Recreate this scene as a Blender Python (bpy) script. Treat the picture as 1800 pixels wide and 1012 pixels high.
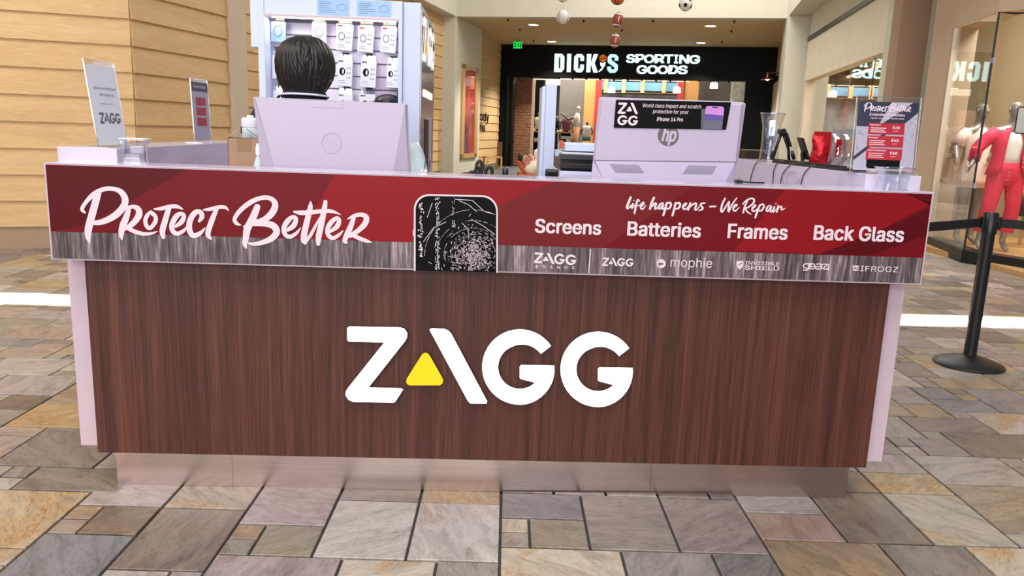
import bpy, bmesh, math, random, os
from mathutils import Vector, Matrix, Euler
R = math.radians
for o in list(bpy.data.objects): bpy.data.objects.remove(o)
scn = bpy.context.scene
COL = scn.collection
random.seed(7)

# ------------------------------------------------------------------ camera
F_PX, PITCH, YAW, ROLL = 1391.96, .1966114, -.0379474, .0357397
CAM = Vector((-.0426595, -2.8533495, 1.3734818))
cr_ = Vector((math.cos(YAW), math.sin(YAW), 0)); cf_ = Vector((-math.sin(YAW), math.cos(YAW), 0)); cz_ = Vector((0, 0, 1))
fwd = cf_*math.cos(PITCH) - cz_*math.sin(PITCH); up0 = cf_*math.sin(PITCH) + cz_*math.cos(PITCH)
right = cr_*math.cos(ROLL) + up0*math.sin(ROLL); up = -cr_*math.sin(ROLL) + up0*math.cos(ROLL)
cam_d = bpy.data.cameras.new('camera'); cam = bpy.data.objects.new('camera', cam_d); COL.objects.link(cam)
cam_d.sensor_width = 36; cam_d.lens = F_PX/1800*36; cam_d.clip_end = 200
m3 = Matrix((right, up, -fwd)).transposed()
cam.matrix_world = Matrix.Translation(CAM) @ m3.to_4x4()
scn.camera = cam

# ------------------------------------------------------------------ light
w = bpy.data.worlds.new('world'); scn.world = w; w.use_nodes = True
w.node_tree.nodes['Background'].inputs[0].default_value = (.93, .95, 1, 1)
w.node_tree.nodes['Background'].inputs[1].default_value = .30
def area(name, loc, size, energy, col=(1, 1, 1), rot=(0, 0, 0), spread=180, sizey=None):
    l = bpy.data.lights.new(name, 'AREA'); l.energy = energy; l.color = col; l.size = size
    l.spread = R(spread)
    if sizey: l.shape = 'RECTANGLE'; l.size_y = sizey
    o = bpy.data.objects.new(name, l); o.location = loc; o.rotation_euler = rot; COL.objects.link(o); return o
area('assumed_skylight_front', (-1.4, -4.5, 8.0), 8, 680, (1, .95, .93), sizey=6)  # overhead daylight assumed
area('added_front_fill', (-3, -11, 3.6), 11, 900, (1, .95, .92), rot=(R(90), 0, 0), sizey=5)  # added fill from behind the camera, brightens the left wall and counter front
area('assumed_skylight_back', (4.6, 14, 8.6), 5, 1100, (1, .95, .88), sizey=12)  # daylight above the far hall, assumed; its opening is not modelled
area('assumed_slot_light', (.2, 3.145, 7.9), 16, 620, (1, .97, .92), rot=(0, 0, R(.9)), spread=1.6, sizey=.27)  # narrow beam standing in for sun through an assumed slot; none is built
wash = area('added_wall_fill', (-6.6, 1.2, 6.4), 1.6, 240, (1, .92, .82), sizey=1.0)  # added light to brighten the left siding face; no lamp stands there
wash.rotation_euler = (Vector((-5.0, 5.4, 1.4))-Vector((-6.6, 1.2, 6.4))).to_track_quat('-Z', 'Y').to_euler()
scn.view_settings.view_transform = 'Standard'; scn.view_settings.look = 'None'
scn.view_settings.exposure = .0; scn.view_settings.gamma = 1; scn.view_settings.use_curve_mapping = False

# ------------------------------------------------------------------ pixel helpers (1800 x 1012 frame)
def ray(px, py): return fwd + right*((px-900)/F_PX) - up*((py-506)/F_PX)
def at(px, py, Y=None, z=None, X=None):
    d = ray(px, py)
    t = (z-CAM.z)/d.z if z is not None else ((Y-CAM.y)/d.y if Y is not None else (X-CAM.x)/d.x)
    return CAM + d*t
def pix(p):
    d = Vector(p)-CAM; zz = d.dot(fwd)
    return (900+F_PX*d.dot(right)/zz, 506-F_PX*d.dot(up)/zz)
class Pl:
    """a standing plane: origin (x, y), direction of travel in degrees; normal to the viewer's side"""
    def __init__(s, x, y, deg, flip=False, tilt=0):
        s.o = Vector((x, y, 0)); a = R(deg); s.e = Vector((math.cos(a), math.sin(a), 0))
        s.n = Vector((math.sin(a), -math.cos(a), 0))*(-1 if flip else 1); s.u = Vector((0, 0, 1))
    def on(s, px, py, lift=0):
        d = ray(px, py); o = s.o+s.n*lift
        return CAM + d*((o-CAM).dot(s.n)/d.dot(s.n))
    def sz(s, px, py, lift=0):
        p = s.on(px, py, lift); return (p-s.o).dot(s.e), p.z
    def pt(s, a, z, lift=0): return s.o + s.e*a + s.n*lift + Vector((0, 0, z))

# ------------------------------------------------------------------ materials
def lin(c):
    return tuple((x/255/12.92 if x/255 <= .04045 else ((x/255+.055)/1.055)**2.4) for x in c)
def nt(name):
    m = bpy.data.materials.new(name); m.use_nodes = True; t = m.node_tree
    return m, t, t.nodes['Principled BSDF']
def node(t, typ, **k):
    n = t.nodes.new(typ)
    for a, b in k.items():
        if a.startswith('i_'):
            key = a[2:]; key = int(key) if key.isdigit() else key.replace('_', ' ')
            n.inputs[key].default_value = b
        else: setattr(n, a, b)
    return n
def pbr(name, c, rough=.5, metal=0, var=.06, vs=9, stretch=(1, 1, 1), bump=0, bs=60, emit=None, es=0, coat=0, spec=.5, lincol=False):
    m, t, b = nt(name); c = c if lincol else lin(c)
    b.inputs['Roughness'].default_value = rough; b.inputs['Metallic'].default_value = metal
    b.inputs['Coat Weight'].default_value = coat; b.inputs['Specular IOR Level'].default_value = spec
    tc = node(t, 'ShaderNodeTexCoord'); mp = node(t, 'ShaderNodeMapping'); mp.inputs['Scale'].default_value = stretch
    t.links.new(tc.outputs['Object'], mp.inputs[0])
    nz = node(t, 'ShaderNodeTexNoise', i_Scale=vs, i_Detail=5); t.links.new(mp.outputs[0], nz.inputs['Vector'])
    rp = node(t, 'ShaderNodeValToRGB')
    rp.color_ramp.elements[0].position = .3; rp.color_ramp.elements[1].position = .7
    rp.color_ramp.elements[0].color = (*[x*(1-var) for x in c], 1); rp.color_ramp.elements[1].color = (*[min(1, x*(1+var)) for x in c], 1)
    t.links.new(nz.outputs[0], rp.inputs[0]); t.links.new(rp.outputs[0], b.inputs['Base Color'])
    if bump:
        n2 = node(t, 'ShaderNodeTexNoise', i_Scale=bs, i_Detail=6); t.links.new(mp.outputs[0], n2.inputs['Vector'])
        bp = node(t, 'ShaderNodeBump', i_Strength=bump, i_Distance=.01); t.links.new(n2.outputs[0], bp.inputs['Height'])
        t.links.new(bp.outputs[0], b.inputs['Normal'])
    if emit:
        b.inputs['Emission Color'].default_value = (*lin(emit), 1); b.inputs['Emission Strength'].default_value = es
    return m
def ramp(t, stops):
    r = node(t, 'ShaderNodeValToRGB'); e = r.color_ramp.elements
    while len(e) < len(stops): e.new(.5)
    for i, (p, c) in enumerate(stops): e[i].position = p; e[i].color = (*lin(c), 1)
    return r
def woodgrain(name, stops, scale=(1, 1, 1), rough=.35, fine=90, broad=6, bump=.05, coat=0, mixf=.5):
    m, t, b = nt(name)
    tc = node(t, 'ShaderNodeTexCoord'); mp = node(t, 'ShaderNodeMapping'); mp.inputs['Scale'].default_value = scale
    t.links.new(tc.outputs['Object'], mp.inputs[0])
    n1 = node(t, 'ShaderNodeTexNoise', i_Scale=fine, i_Detail=4, i_Roughness=.6); n2 = node(t, 'ShaderNodeTexNoise', i_Scale=broad, i_Detail=3, i_Distortion=1.2)
    for n in (n1, n2): t.links.new(mp.outputs[0], n.inputs['Vector'])
    mx = node(t, 'ShaderNodeMix', data_type='FLOAT'); mx.inputs[0].default_value = mixf
    t.links.new(n1.outputs[0], mx.inputs[2]); t.links.new(n2.outputs[0], mx.inputs[3])
    r = ramp(t, stops); t.links.new(mx.outputs[0], r.inputs[0]); t.links.new(r.outputs[0], b.inputs['Base Color'])
    bp = node(t, 'ShaderNodeBump', i_Strength=bump, i_Distance=.004); t.links.new(n1.outputs[0], bp.inputs['Height']); t.links.new(bp.outputs[0], b.inputs['Normal'])
    b.inputs['Roughness'].default_value = rough; b.inputs['Coat Weight'].default_value = coat
    return m
def pane(name, tint=(.95, .97, .97), ior=1.5, gloss=(1, 1, 1), boost=1.0, rough=.0):
    m = bpy.data.materials.new(name); m.use_nodes = True; t = m.node_tree; t.nodes.clear()
    o = node(t, 'ShaderNodeOutputMaterial'); mx = node(t, 'ShaderNodeMixShader'); lw = node(t, 'ShaderNodeLayerWeight', i_Blend=.5)
    pw = node(t, 'ShaderNodeMath', operation='POWER'); pw.inputs[1].default_value = 4.2; t.links.new(lw.outputs['Facing'], pw.inputs[0])
    f0 = ((ior-1)/(ior+1))**2
    fr = node(t, 'ShaderNodeMath', operation='MULTIPLY_ADD'); fr.inputs[1].default_value = 1-f0; fr.inputs[2].default_value = f0; t.links.new(pw.outputs[0], fr.inputs[0])
    ml = node(t, 'ShaderNodeMath', operation='MULTIPLY'); ml.inputs[1].default_value = boost; ml.use_clamp = True
    tr = node(t, 'ShaderNodeBsdfTransparent'); gl = node(t, 'ShaderNodeBsdfGlossy', i_Roughness=rough)
    tr.inputs[0].default_value = (*tint, 1); gl.inputs[0].default_value = (*gloss, 1)
    t.links.new(fr.outputs[0], ml.inputs[0]); t.links.new(ml.outputs[0], mx.inputs[0])
    t.links.new(tr.outputs[0], mx.inputs[1]); t.links.new(gl.outputs[0], mx.inputs[2]); t.links.new(mx.outputs[0], o.inputs[0])
    return m
def glow(name, c, s):
    m = bpy.data.materials.new(name); m.use_nodes = True; t = m.node_tree; b = t.nodes['Principled BSDF']
    b.inputs['Base Color'].default_value = (*[x*.2 for x in lin(c)], 1); b.inputs['Emission Color'].default_value = (*lin(c), 1); b.inputs['Emission Strength'].default_value = s
    return m
def stone(name, src):
    """natural slate: colour from the piece itself (object colour) or from a corner attribute"""
    m, t, b = nt(name)
    tc = node(t, 'ShaderNodeTexCoord')
    if src == 'object':
        oi = node(t, 'ShaderNodeObjectInfo'); colr = oi.outputs['Color']; rnd = oi.outputs['Random']; alp = oi.outputs['Alpha']
    else:
        a1 = node(t, 'ShaderNodeAttribute', attribute_name='tint'); colr = a1.outputs['Color']; alp = a1.outputs['Alpha']
        a2 = node(t, 'ShaderNodeAttribute', attribute_name='seed'); rnd = a2.outputs['Fac']
    geo = node(t, 'ShaderNodeNewGeometry')
    off = node(t, 'ShaderNodeMath', operation='MULTIPLY'); off.inputs[1].default_value = 37; t.links.new(rnd, off.inputs[0])
    cb = node(t, 'ShaderNodeCombineXYZ'); t.links.new(off.outputs[0], cb.inputs[2])
    ad = node(t, 'ShaderNodeVectorMath', operation='ADD'); t.links.new(geo.outputs['Position'], ad.inputs[0]); t.links.new(cb.outputs[0], ad.inputs[1])
    rt = node(t, 'ShaderNodeVectorRotate', rotation_type='Z_AXIS'); t.links.new(ad.outputs[0], rt.inputs['Vector']); t.links.new(off.outputs[0], rt.inputs['Angle'])
    mp = node(t, 'ShaderNodeMapping'); mp.inputs['Scale'].default_value = (1, 3.2, 1); t.links.new(rt.outputs[0], mp.inputs[0])
    n1 = node(t, 'ShaderNodeTexNoise', i_Scale=5, i_Detail=9, i_Roughness=.68, i_Distortion=.8); t.links.new(mp.outputs[0], n1.inputs['Vector'])
    n2 = node(t, 'ShaderNodeTexNoise', i_Scale=3.2, i_Detail=6, i_Distortion=1.5); t.links.new(rt.outputs[0], n2.inputs['Vector'])
    n3 = node(t, 'ShaderNodeTexNoise', i_Scale=34, i_Detail=8, i_Roughness=.74); t.links.new(mp.outputs[0], n3.inputs['Vector'])
    v1 = ramp(t, [(.28, (150, 148, 150)), (.45, (214, 211, 211)), (.56, (242, 240, 239)), (.74, (255, 255, 255))]); t.links.new(n1.outputs[0], v1.inputs[0])
    ml = node(t, 'ShaderNodeMix', data_type='RGBA', blend_type='MULTIPLY'); ml.inputs[0].default_value = .85
    t.links.new(colr, ml.inputs[6]); t.links.new(v1.outputs[0], ml.inputs[7])
    # rust and ochre veins where the piece has them (alpha = amount)
    rr = node(t, 'ShaderNodeMapRange', i_1=.5, i_2=.63); t.links.new(n2.outputs[0], rr.inputs[0])
    ra = node(t, 'ShaderNodeMath', operation='MULTIPLY'); t.links.new(rr.outputs[0], ra.inputs[0]); t.links.new(alp, ra.inputs[1])
    oc = ramp(t, [(.35, (146, 106, 66)), (.65, (198, 166, 116))]); t.links.new(n3.outputs[0], oc.inputs[0])
    m2 = node(t, 'ShaderNodeMix', data_type='RGBA'); t.links.new(ra.outputs[0], m2.inputs[0]); t.links.new(ml.outputs[2], m2.inputs[6]); t.links.new(oc.outputs[0], m2.inputs[7])
    # fine dark cleft flecks
    fk = node(t, 'ShaderNodeMapRange', i_1=.32, i_2=.47); t.links.new(n3.outputs[0], fk.inputs[0])
    m3_ = node(t, 'ShaderNodeMix', data_type='RGBA', blend_type='MULTIPLY'); m3_.inputs[0].default_value = .6
    fr = ramp(t, [(0, (120, 112, 108)), (1, (255, 255, 255))]); t.links.new(fk.outputs[0], fr.inputs[0])
    t.links.new(m2.outputs[2], m3_.inputs[6]); t.links.new(fr.outputs[0], m3_.inputs[7]); t.links.new(m3_.outputs[2], b.inputs['Base Color'])
    bp = node(t, 'ShaderNodeBump', i_Strength=.35, i_Distance=.006); t.links.new(n1.outputs[0], bp.inputs['Height'])
    bp2 = node(t, 'ShaderNodeBump', i_Strength=.22, i_Distance=.004); t.links.new(n3.outputs[0], bp2.inputs['Height']); t.links.new(bp.outputs[0], bp2.inputs['Normal'])
    t.links.new(bp2.outputs[0], b.inputs['Normal'])
    rg = node(t, 'ShaderNodeMapRange', i_3=.22, i_4=.5); t.links.new(n2.outputs[0], rg.inputs[0]); t.links.new(rg.outputs[0], b.inputs['Roughness'])
    return m

MT = {}
MT['grout'] = pbr('grout', (70, 66, 64), .8, bump=.3)
MT['stone_o'] = stone('slate_tile', 'object'); MT['stone_a'] = stone('slate_tile_far', 'attr')
MT['panel'] = woodgrain('walnut_laminate', [(.3, (40, 17, 12)), (.46, (74, 36, 28)), (.56, (95, 51, 40)), (.7, (118, 70, 55))], (1, 1, .012), .5, 260, 24, .03, coat=0, mixf=.4)
MT['greywood'] = woodgrain('weathered_grey_print', [(.32, (30, 24, 28)), (.45, (78, 66, 68)), (.55, (118, 102, 104)), (.68, (196, 178, 180))], (1, 1, .07), .4, 130, 24, .0)
MT['white'] = pbr('white_laminate', (214, 206, 228), .14, var=.02)
MT['lav'] = pbr('white_edge_laminate', (212, 190, 202), .35, var=.02)
MT['cool'] = pbr('cool_white_lacquer', (206, 218, 244), .3, var=.02)
MT['steel'] = pbr('brushed_steel', (206, 188, 184), .22, 1, var=.08, vs=30, stretch=(.05, 1, 12), bump=.04, bs=200)
MT['red'] = pbr('red_print', (112, 12, 24), .4, var=.05, vs=2, spec=.2)
MT['red_d'] = pbr('red_print_dark', (88, 7, 19), .4, var=.05, vs=2, spec=.2)
MT['red_b'] = pbr('red_print_bright', (142, 17, 28), .4, var=.05, vs=2, spec=.2)
MT['red_refl'] = pbr('red_print_reflection', (116, 27, 32), .4, var=.05, vs=2, spec=.2)  # brownish reflection on the satin fascia, put into the colour
MT['pinkw'] = pbr('white_print', (236, 218, 226), .4, var=.01)
MT['ink'] = pbr('black_print', (8, 8, 10), .45, var=.02, spec=.12)
MT['inkg'] = pbr('grey_print', (96, 96, 104), .4, var=.02)
MT['lit'] = glow('lit_white_acrylic', (255, 255, 255), 3.2)
MT['lity'] = glow('lit_yellow_acrylic', (255, 212, 0), 1.0)
MT['rim'] = pbr('dark_return', (50, 40, 36), .5)
MT['black'] = pbr('black_plastic', (22, 23, 26), .35, var=.1)
MT['blackm'] = pbr('black_metal', (17, 18, 22), .4, var=.15)
MT['blackf'] = pbr('black_facade', (6, 8, 9), .5, var=.1, spec=.15)
MT['greenblk'] = pbr('dark_green_post', (36, 48, 46), .35)
MT['grille'] = pbr('vent_dark', (88, 84, 92), .6)
MT['hpgrey'] = pbr('logo_grey', (104, 96, 98), .3, metal=.4)
MT['silver'] = pbr('silver_plastic', (190, 180, 202), .32, var=.015)
MT['card'] = pbr('cardboard', (176, 142, 116), .8, var=.06, vs=30)
MT['tape'] = pbr('parcel_tape', (158, 122, 88), .3)
MT['paper'] = pbr('paper', (236, 240, 252), .6, var=.01)
MT['bluepaper'] = pbr('blue_paper', (168, 204, 242), .5, var=.02)
MT['acr'] = pane('clear_acrylic', (.95, .96, .98), 1.49, boost=1.5)
MT['acre'] = pane('clear_acrylic_edge', (.86, .89, .95), 1.6, boost=4, rough=.08)
MT['poster_glass'] = pane('poster_glazing', (.97, .97, .97), 1.5, boost=.35)
MT['glass1'] = pane('shop_glass_wide', (.92, .95, .92), 1.52, boost=1.25)
MT['glass'] = pane('shop_glass', (.93, .95, .92), 1.52, boost=.9)
MT['siding'] = woodgrain('painted_lap_siding', [(.3, (194, 158, 108)), (.5, (211, 175, 124)), (.7, (222, 189, 140))], (.12, .12, 1), .6, 60, 4, .12)
MT['beige'] = pbr('beige_paint', (205, 188, 166), .7, var=.03, vs=2)
MT['beigel'] = pbr('pale_beige_paint', (208, 206, 190), .7, var=.02, vs=2)
MT['soffit'] = pbr('tan_soffit_paint', (206, 182, 136), .8, var=.03, vs=2)
MT['brownp'] = pbr('taupe_skirting_and_shade', (168, 142, 118), .7, var=.03, vs=2)  # skirting's own tone; on the pier face it holds painted shade
MT['shopwall'] = pbr('shop_wall_paint', (164, 148, 120), .7, var=.03, vs=2)
MT['tanp'] = pbr('tan_paint', (200, 178, 154), .7, var=.03, vs=2)
MT['travert'] = pbr('travertine_panel', (222, 212, 192), .5, var=.09, vs=5, stretch=(4, 4, .5))
MT['oak'] = woodgrain('light_oak', [(.3, (176, 134, 84)), (.6, (206, 166, 112)), (.8, (220, 184, 132))], (1, 1, .1), .45, 60, 5)
MT['brick'] = pbr('brown_brick', (150, 104, 74), .8, var=.35, vs=9, bump=.3)
MT['mortar'] = pbr('mortar', (150, 128, 108), .9)
MT['hair'] = pbr('dark_brown_hair', (27, 18, 16), .45, var=.55, vs=70, stretch=(1, 1, .15))
MT['skin'] = pbr('skin', (214, 160, 134), .5, var=.05)
MT['navy'] = pbr('navy_cotton', (26, 30, 48), .8, var=.1, bump=.1, bs=300)
MT['wcloth'] = pbr('white_cloth', (246, 244, 242), .8, var=.04, bump=.1, bs=120)
MT['cream'] = pbr('cream_knit', (232, 218, 196), .85, var=.05, bump=.2, bs=120)
MT['pink'] = pbr('coral_pink_cloth', (230, 44, 86), .7, var=.06, bump=.05, bs=150)
MT['dress'] = pbr('blush_lace', (244, 228, 220), .75, var=.06, vs=40, bump=.15, bs=120)
MT['mann'] = pbr('grey_gloss_mannequin', (150, 146, 142), .25, metal=.35, var=.03)
MT['orange'] = pbr('orange_leather', (196, 92, 40), .45, var=.1)
MT['tealbag'] = pbr('pale_teal_plastic', (206, 224, 230), .2, var=.05, bump=.05)
MT['redfoil'] = pbr('red_foil', (196, 26, 34), .15, metal=.5, var=.15, vs=30, bump=.8, bs=35)
MT['greyw'] = pbr('grey_store_wall', (112, 106, 100), .8)
MT['copper'] = pbr('copper', (190, 110, 74), .25, 1)
MT['green'] = glow('exit_green', (20, 190, 70), 1.6)
MT['signglow'] = glow('sign_white', (196, 236, 236), 2.1)
MT['signblue'] = glow('sign_pale_blue', (176, 214, 250), 1.5)
MT['lamp'] = glow('lamp_lens', (255, 246, 224), 9)
MT['strip'] = glow('light_strip', (255, 236, 200), 3)
MT['towersign'] = glow('tower_sign_white', (255, 255, 252), 1.05)
MT['towersigny'] = glow('tower_sign_yellow', (246, 176, 40), 1.2)
MT['rubber'] = pbr('black_rubber', (24, 24, 26), .5, var=.15, bump=.1)
MT['webbing'] = pbr('black_webbing', (20, 21, 26), .7, bump=.15, bs=300)

# ------------------------------------------------------------------ mesh builder
TM = {}
class MB:
    def __init__(s): s.v = []; s.f = []
    def add(s, vs, fs):
        n = len(s.v); s.v += [Vector(p) for p in vs]; s.f += [tuple(i+n for i in f) for f in fs]; return s
    def hexa(s, p):
        return s.add(p, [(3, 2, 1, 0), (4, 5, 6, 7), (0, 1, 5, 4), (1, 2, 6, 5), (2, 3, 7, 6), (3, 0, 4, 7)])
    def box(s, a, b):
        (x0, y0, z0), (x1, y1, z1) = a, b
        return s.hexa([(x0, y0, z0), (x1, y0, z0), (x1, y1, z0), (x0, y1, z0), (x0, y0, z1), (x1, y0, z1), (x1, y1, z1), (x0, y1, z1)])
    def slab(s, pl, a0, a1, z0, z1, l0, l1):
        P = pl.pt
        return s.hexa([P(a0, z0, l1), P(a1, z0, l1), P(a1, z0, l0), P(a0, z0, l0), P(a0, z1, l1), P(a1, z1, l1), P(a1, z1, l0), P(a0, z1, l0)])
    def prism(s, front, back):
        n = len(front); return s.add(list(front)+list(back), [tuple(range(n)), tuple(range(2*n-1, n-1, -1))]+[(i, i+n, (i+1) % n+n, (i+1) % n) for i in range(n)])
    def pxprism(s, pl, pts, l0, l1): return s.prism([pl.on(x, y)+pl.n*l1 for x, y in pts], [pl.on(x, y)+pl.n*l0 for x, y in pts])
    def rings(s, rs, cap=True, close=True):
        n = len(rs[0]); base = len(s.v); s.v += [Vector(p) for r in rs for p in r]
        for k in range(len(rs)-1):
            for i in range(n if close else n-1):
                j = (i+1) % n; s.f.append((base+k*n+i, base+k*n+j, base+(k+1)*n+j, base+(k+1)*n+i))
        if cap:
            s.f.append(tuple(base+i for i in range(n-1, -1, -1))); s.f.append(tuple(base+(len(rs)-1)*n+i for i in range(n)))
        return s
    def tube(s, pts, r, n=8, cap=True, flat=1):
        pts = [Vector(p) for p in pts]; rr = r if isinstance(r, (list, tuple)) else [r]*len(pts); rs = []; ref = None
        for i, p in enumerate(pts):
            t = (pts[min(i+1, len(pts)-1)]-pts[max(i-1, 0)])
            if t.length < 1e-9: t = Vector((0, 0, 1))
            t.normalize()
            if ref is None: ref = t.orthogonal().normalized() if abs(t.z) > .98 else Vector((0, 0, 1)).cross(t).normalized()
            ref = (ref-t*ref.dot(t)); ref = ref.normalized() if ref.length > 1e-6 else t.orthogonal().normalized()
            b = t.cross(ref)
            rs.append([p+(ref*math.cos(a)*flat+b*math.sin(a))*rr[i] for a in [2*math.pi*k/n for k in range(n)]])
        return s.rings(rs, cap)
    def lathe(s, prof, n=28, c=(0, 0, 0), cap=True):
        c = Vector(c); return s.rings([[c+Vector((r*math.cos(2*math.pi*k/n), r*math.sin(2*math.pi*k/n), z)) for k in range(n)] for r, z in prof], cap)
    def loft(s, secs, n=20, cap=True):
        """secs: (x, y, z, rx, ry)"""
        return s.rings([[(x+rx*math.cos(2*math.pi*k/n), y+ry*math.sin(2*math.pi*k/n), z) for k in range(n)] for x, y, z, rx, ry in secs], cap)
    def ell(s, c, r, n=16, m=10):
        c = Vector(c); rs = []
        for i in range(m+1):
            a = -math.pi/2+math.pi*i/m; q_ = max(math.cos(a), .02)
            rs.append([c+Vector((r[0]*q_*math.cos(2*math.pi*k/n), r[1]*q_*math.sin(2*math.pi*k/n), r[2]*math.sin(a))) for k in range(n)])
        return s.rings(rs)
    def xf(s, M): s.v = [M @ p for p in s.v]; return s
    def build(s, name, mat, parent=None, smooth=False, bevel=0, world=True, label=None, kind=None, seg=2, sub=0):
        me = bpy.data.meshes.new(name); vs = s.v
        if parent is not None and world and parent.name in TM:
            Mi = TM[parent.name].inverted(); vs = [Mi @ p for p in vs]
        me.from_pydata([tuple(p) for p in vs], [], s.f); me.validate()
        bm = bmesh.new(); bm.from_mesh(me); bmesh.ops.recalc_face_normals(bm, faces=bm.faces); bm.to_mesh(me); bm.free()
        me.materials.append(MT[mat] if isinstance(mat, str) else mat)
        if smooth:
            me.polygons.foreach_set('use_smooth', [True]*len(me.polygons))
            if smooth == 'auto': me.set_sharp_from_angle(angle=R(40))
        o = bpy.data.objects.new(name, me); COL.objects.link(o)
        if parent is not None:
            o.parent = parent
            if parent.name in TM: TM[o.name] = TM[parent.name]
        if bevel:
            b = o.modifiers.new('bevel', 'BEVEL'); b.width = bevel; b.segments = seg; b.limit_method = 'ANGLE'; b.angle_limit = R(40); b.harden_normals = False
        if sub: md = o.modifiers.new('sub', 'SUBSURF'); md.levels = sub; md.render_levels = sub
        if label: o['label'] = label
        if kind: o['kind'] = kind
        return o
def tag(o, label, cat, group=None, kind=None):
    o['label'] = label; o['category'] = cat
    if group: o['group'] = group
    if kind: o['kind'] = kind
    return o
def thing(name, label, cat, loc=(0, 0, 0), rz=0, group=None, rx=0, ry=0):
    o = bpy.data.objects.new(name, None); COL.objects.link(o); o.empty_display_size = .05
    o.location = loc; o.rotation_euler = (rx, ry, rz)
    TM[o.name] = Matrix.Translation(Vector(loc)) @ Euler((rx, ry, rz)).to_matrix().to_4x4()
    return tag(o, label, cat, group)
def struct(o, label=None):
    o['kind'] = 'structure'
    if label: o['label'] = label
    return o
def grp(name, loc, label=None):
    o = bpy.data.objects.new(name, None); COL.objects.link(o); o.location = loc; TM[o.name] = Matrix.Translation(Vector(loc)); return struct(o, label)

# ------------------------------------------------------------------ lettering
FONT = None
try:
    fp = os.path.join(bpy.utils.system_resource('DATAFILES'), 'fonts', 'Inter.woff2')
    if os.path.exists(fp): FONT = bpy.data.fonts.load(fp)
except Exception: FONT = None
_tc = {}
CUSTOM = {'k': [[(.053, 0), (.114, 0), (.114, .509), (.053, .509)], [(.11, .137), (.36, .379), (.284, .379), (.11, .212)], [(.148, .186), (.294, 0), (.372, 0), (.191, .229)]],
 'Z': [[(.04, .452), (.397, .452), (.397, .509), (.04, .509)], [(.042, .05), (.118, .05), (.397, .458), (.321, .458)], [(.042, 0), (.402, 0), (.402, .057), (.042, .057)]],
 '4': [[(.282, 0), (.343, 0), (.343, .318), (.282, .318)], [(.04, .105), (.413, .105), (.413, .163), (.04, .163)], [(.04, .158), (.112, .158), (.311, .509), (.247, .509)]],
 'x': [[(.021, 0), (.095, 0), (.352, .379), (.282, .379)], [(.287, 0), (.358, 0), (.1, .379), (.029, .379)]],
 'X': [[(.03, 0), (.1, 0), (.41, .509), (.34, .509)], [(.34, 0), (.41, 0), (.1, .509), (.03, .509)]]}
def _mk(tx):
    c = bpy.data.curves.new('t', 'FONT'); c.body = tx; c.resolution_u = 4
    if FONT: c.font = FONT
    o = bpy.data.objects.new('t', c); COL.objects.link(o); bpy.context.view_layer.update()
    me = bpy.data.meshes.new_from_object(o.evaluated_get(bpy.context.evaluated_depsgraph_get()))
    vs = [v.co.copy() for v in me.vertices]; fs = [tuple(p.vertices) for p in me.polygons]
    bpy.data.objects.remove(o); bpy.data.curves.remove(c); bpy.data.meshes.remove(me); return vs, fs
def _char(ch):
    if ch in _tc: return _tc[ch]
    wd_ = lambda tx: max(v.x for v in _mk(tx)[0])
    if '_hh' not in _tc: _tc['_hh'] = wd_('HH'); _tc['_cap'] = max(v.y for v in _mk('H')[0])
    adv = wd_('H'+ch+'H')-_tc['_hh']
    if ch == ' ': vs, fs = [], []
    elif FONT and ch in CUSTOM:
        vs, fs = [], []
        for pl_ in CUSTOM[ch]: fs.append(tuple(range(len(vs), len(vs)+len(pl_)))); vs += [Vector((x, y, 0)) for x, y in pl_]
    else: vs, fs = _mk(ch)
    _tc[ch] = (vs, fs, adv); return _tc[ch]
def glyphs(body, bold=0, shear=0, space=1):
    """outline of a piece of writing as (verts, faces), cap height 1, starting at x = 0"""
    key = ('w', body, shear, space)
    if key in _tc: return _tc[key]
    V_, F_ = [], []; x = 0; n_ = 0
    for ch in body:
        vs, fs, adv = _char(ch)
        par = list(range(len(vs)))                  # strokes that overlap inside a glyph lie in thin layers
        def fd(a):
            while par[a] != a: par[a] = par[par[a]]; a = par[a]
            return a
        for f in fs:
            for a in f[1:]: par[fd(a)] = fd(f[0])
        ids = {}; b0 = len(V_); H = _tc['_cap']
        V_ += [Vector(((v.x+x+shear*v.y)/H, v.y/H, .0012*(ids.setdefault(fd(i), len(ids)) % 5))) for i, v in enumerate(vs)]
        F_ += [tuple(i+b0 for i in f) for f in fs]; x += adv*space
    x0 = min(v.x for v in V_)
    for v in V_: v.x -= x0
    _tc[key] = (V_, F_); return V_, F_
def bolden(bold):
    """heavier writing: the same outline laid down a few times side by side"""
    if bold <= 0: return [(0, 0)]
    r = bold*1.3; return [(0, 0)]+[(r*a, r*.62*c) for a in (-1, 0, 1) for c in (-1, 0, 1) if a or c]
def letter(mb, body, pl, bl, br, hpx, lift=.001, bold=.02, shear=0, space=1, up_=None):
    """write body on plane pl between two baseline pixels"""
    vs, fs = glyphs(body, 0, shear, space)
    A = pl.on(*bl); B = pl.on(*br); W = max(v.x for v in vs); L = (B-A).length
    ex = (B-A)/W; hz = hpx*L/math.dist(bl, br)
    if up_ is not None: hz = up_
    upv = pl.n.cross((B-A).normalized()); upv = upv if upv.z > 0 else -upv
    for i, (ox, oy) in enumerate(bolden(bold)):
        mb.add([A+ex*(v.x+ox*hz/ex.length)+upv*((v.y+oy)*hz)+pl.n*(lift+i*hz*.0016+v.z*hz*.25) for v in vs], fs)
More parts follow.
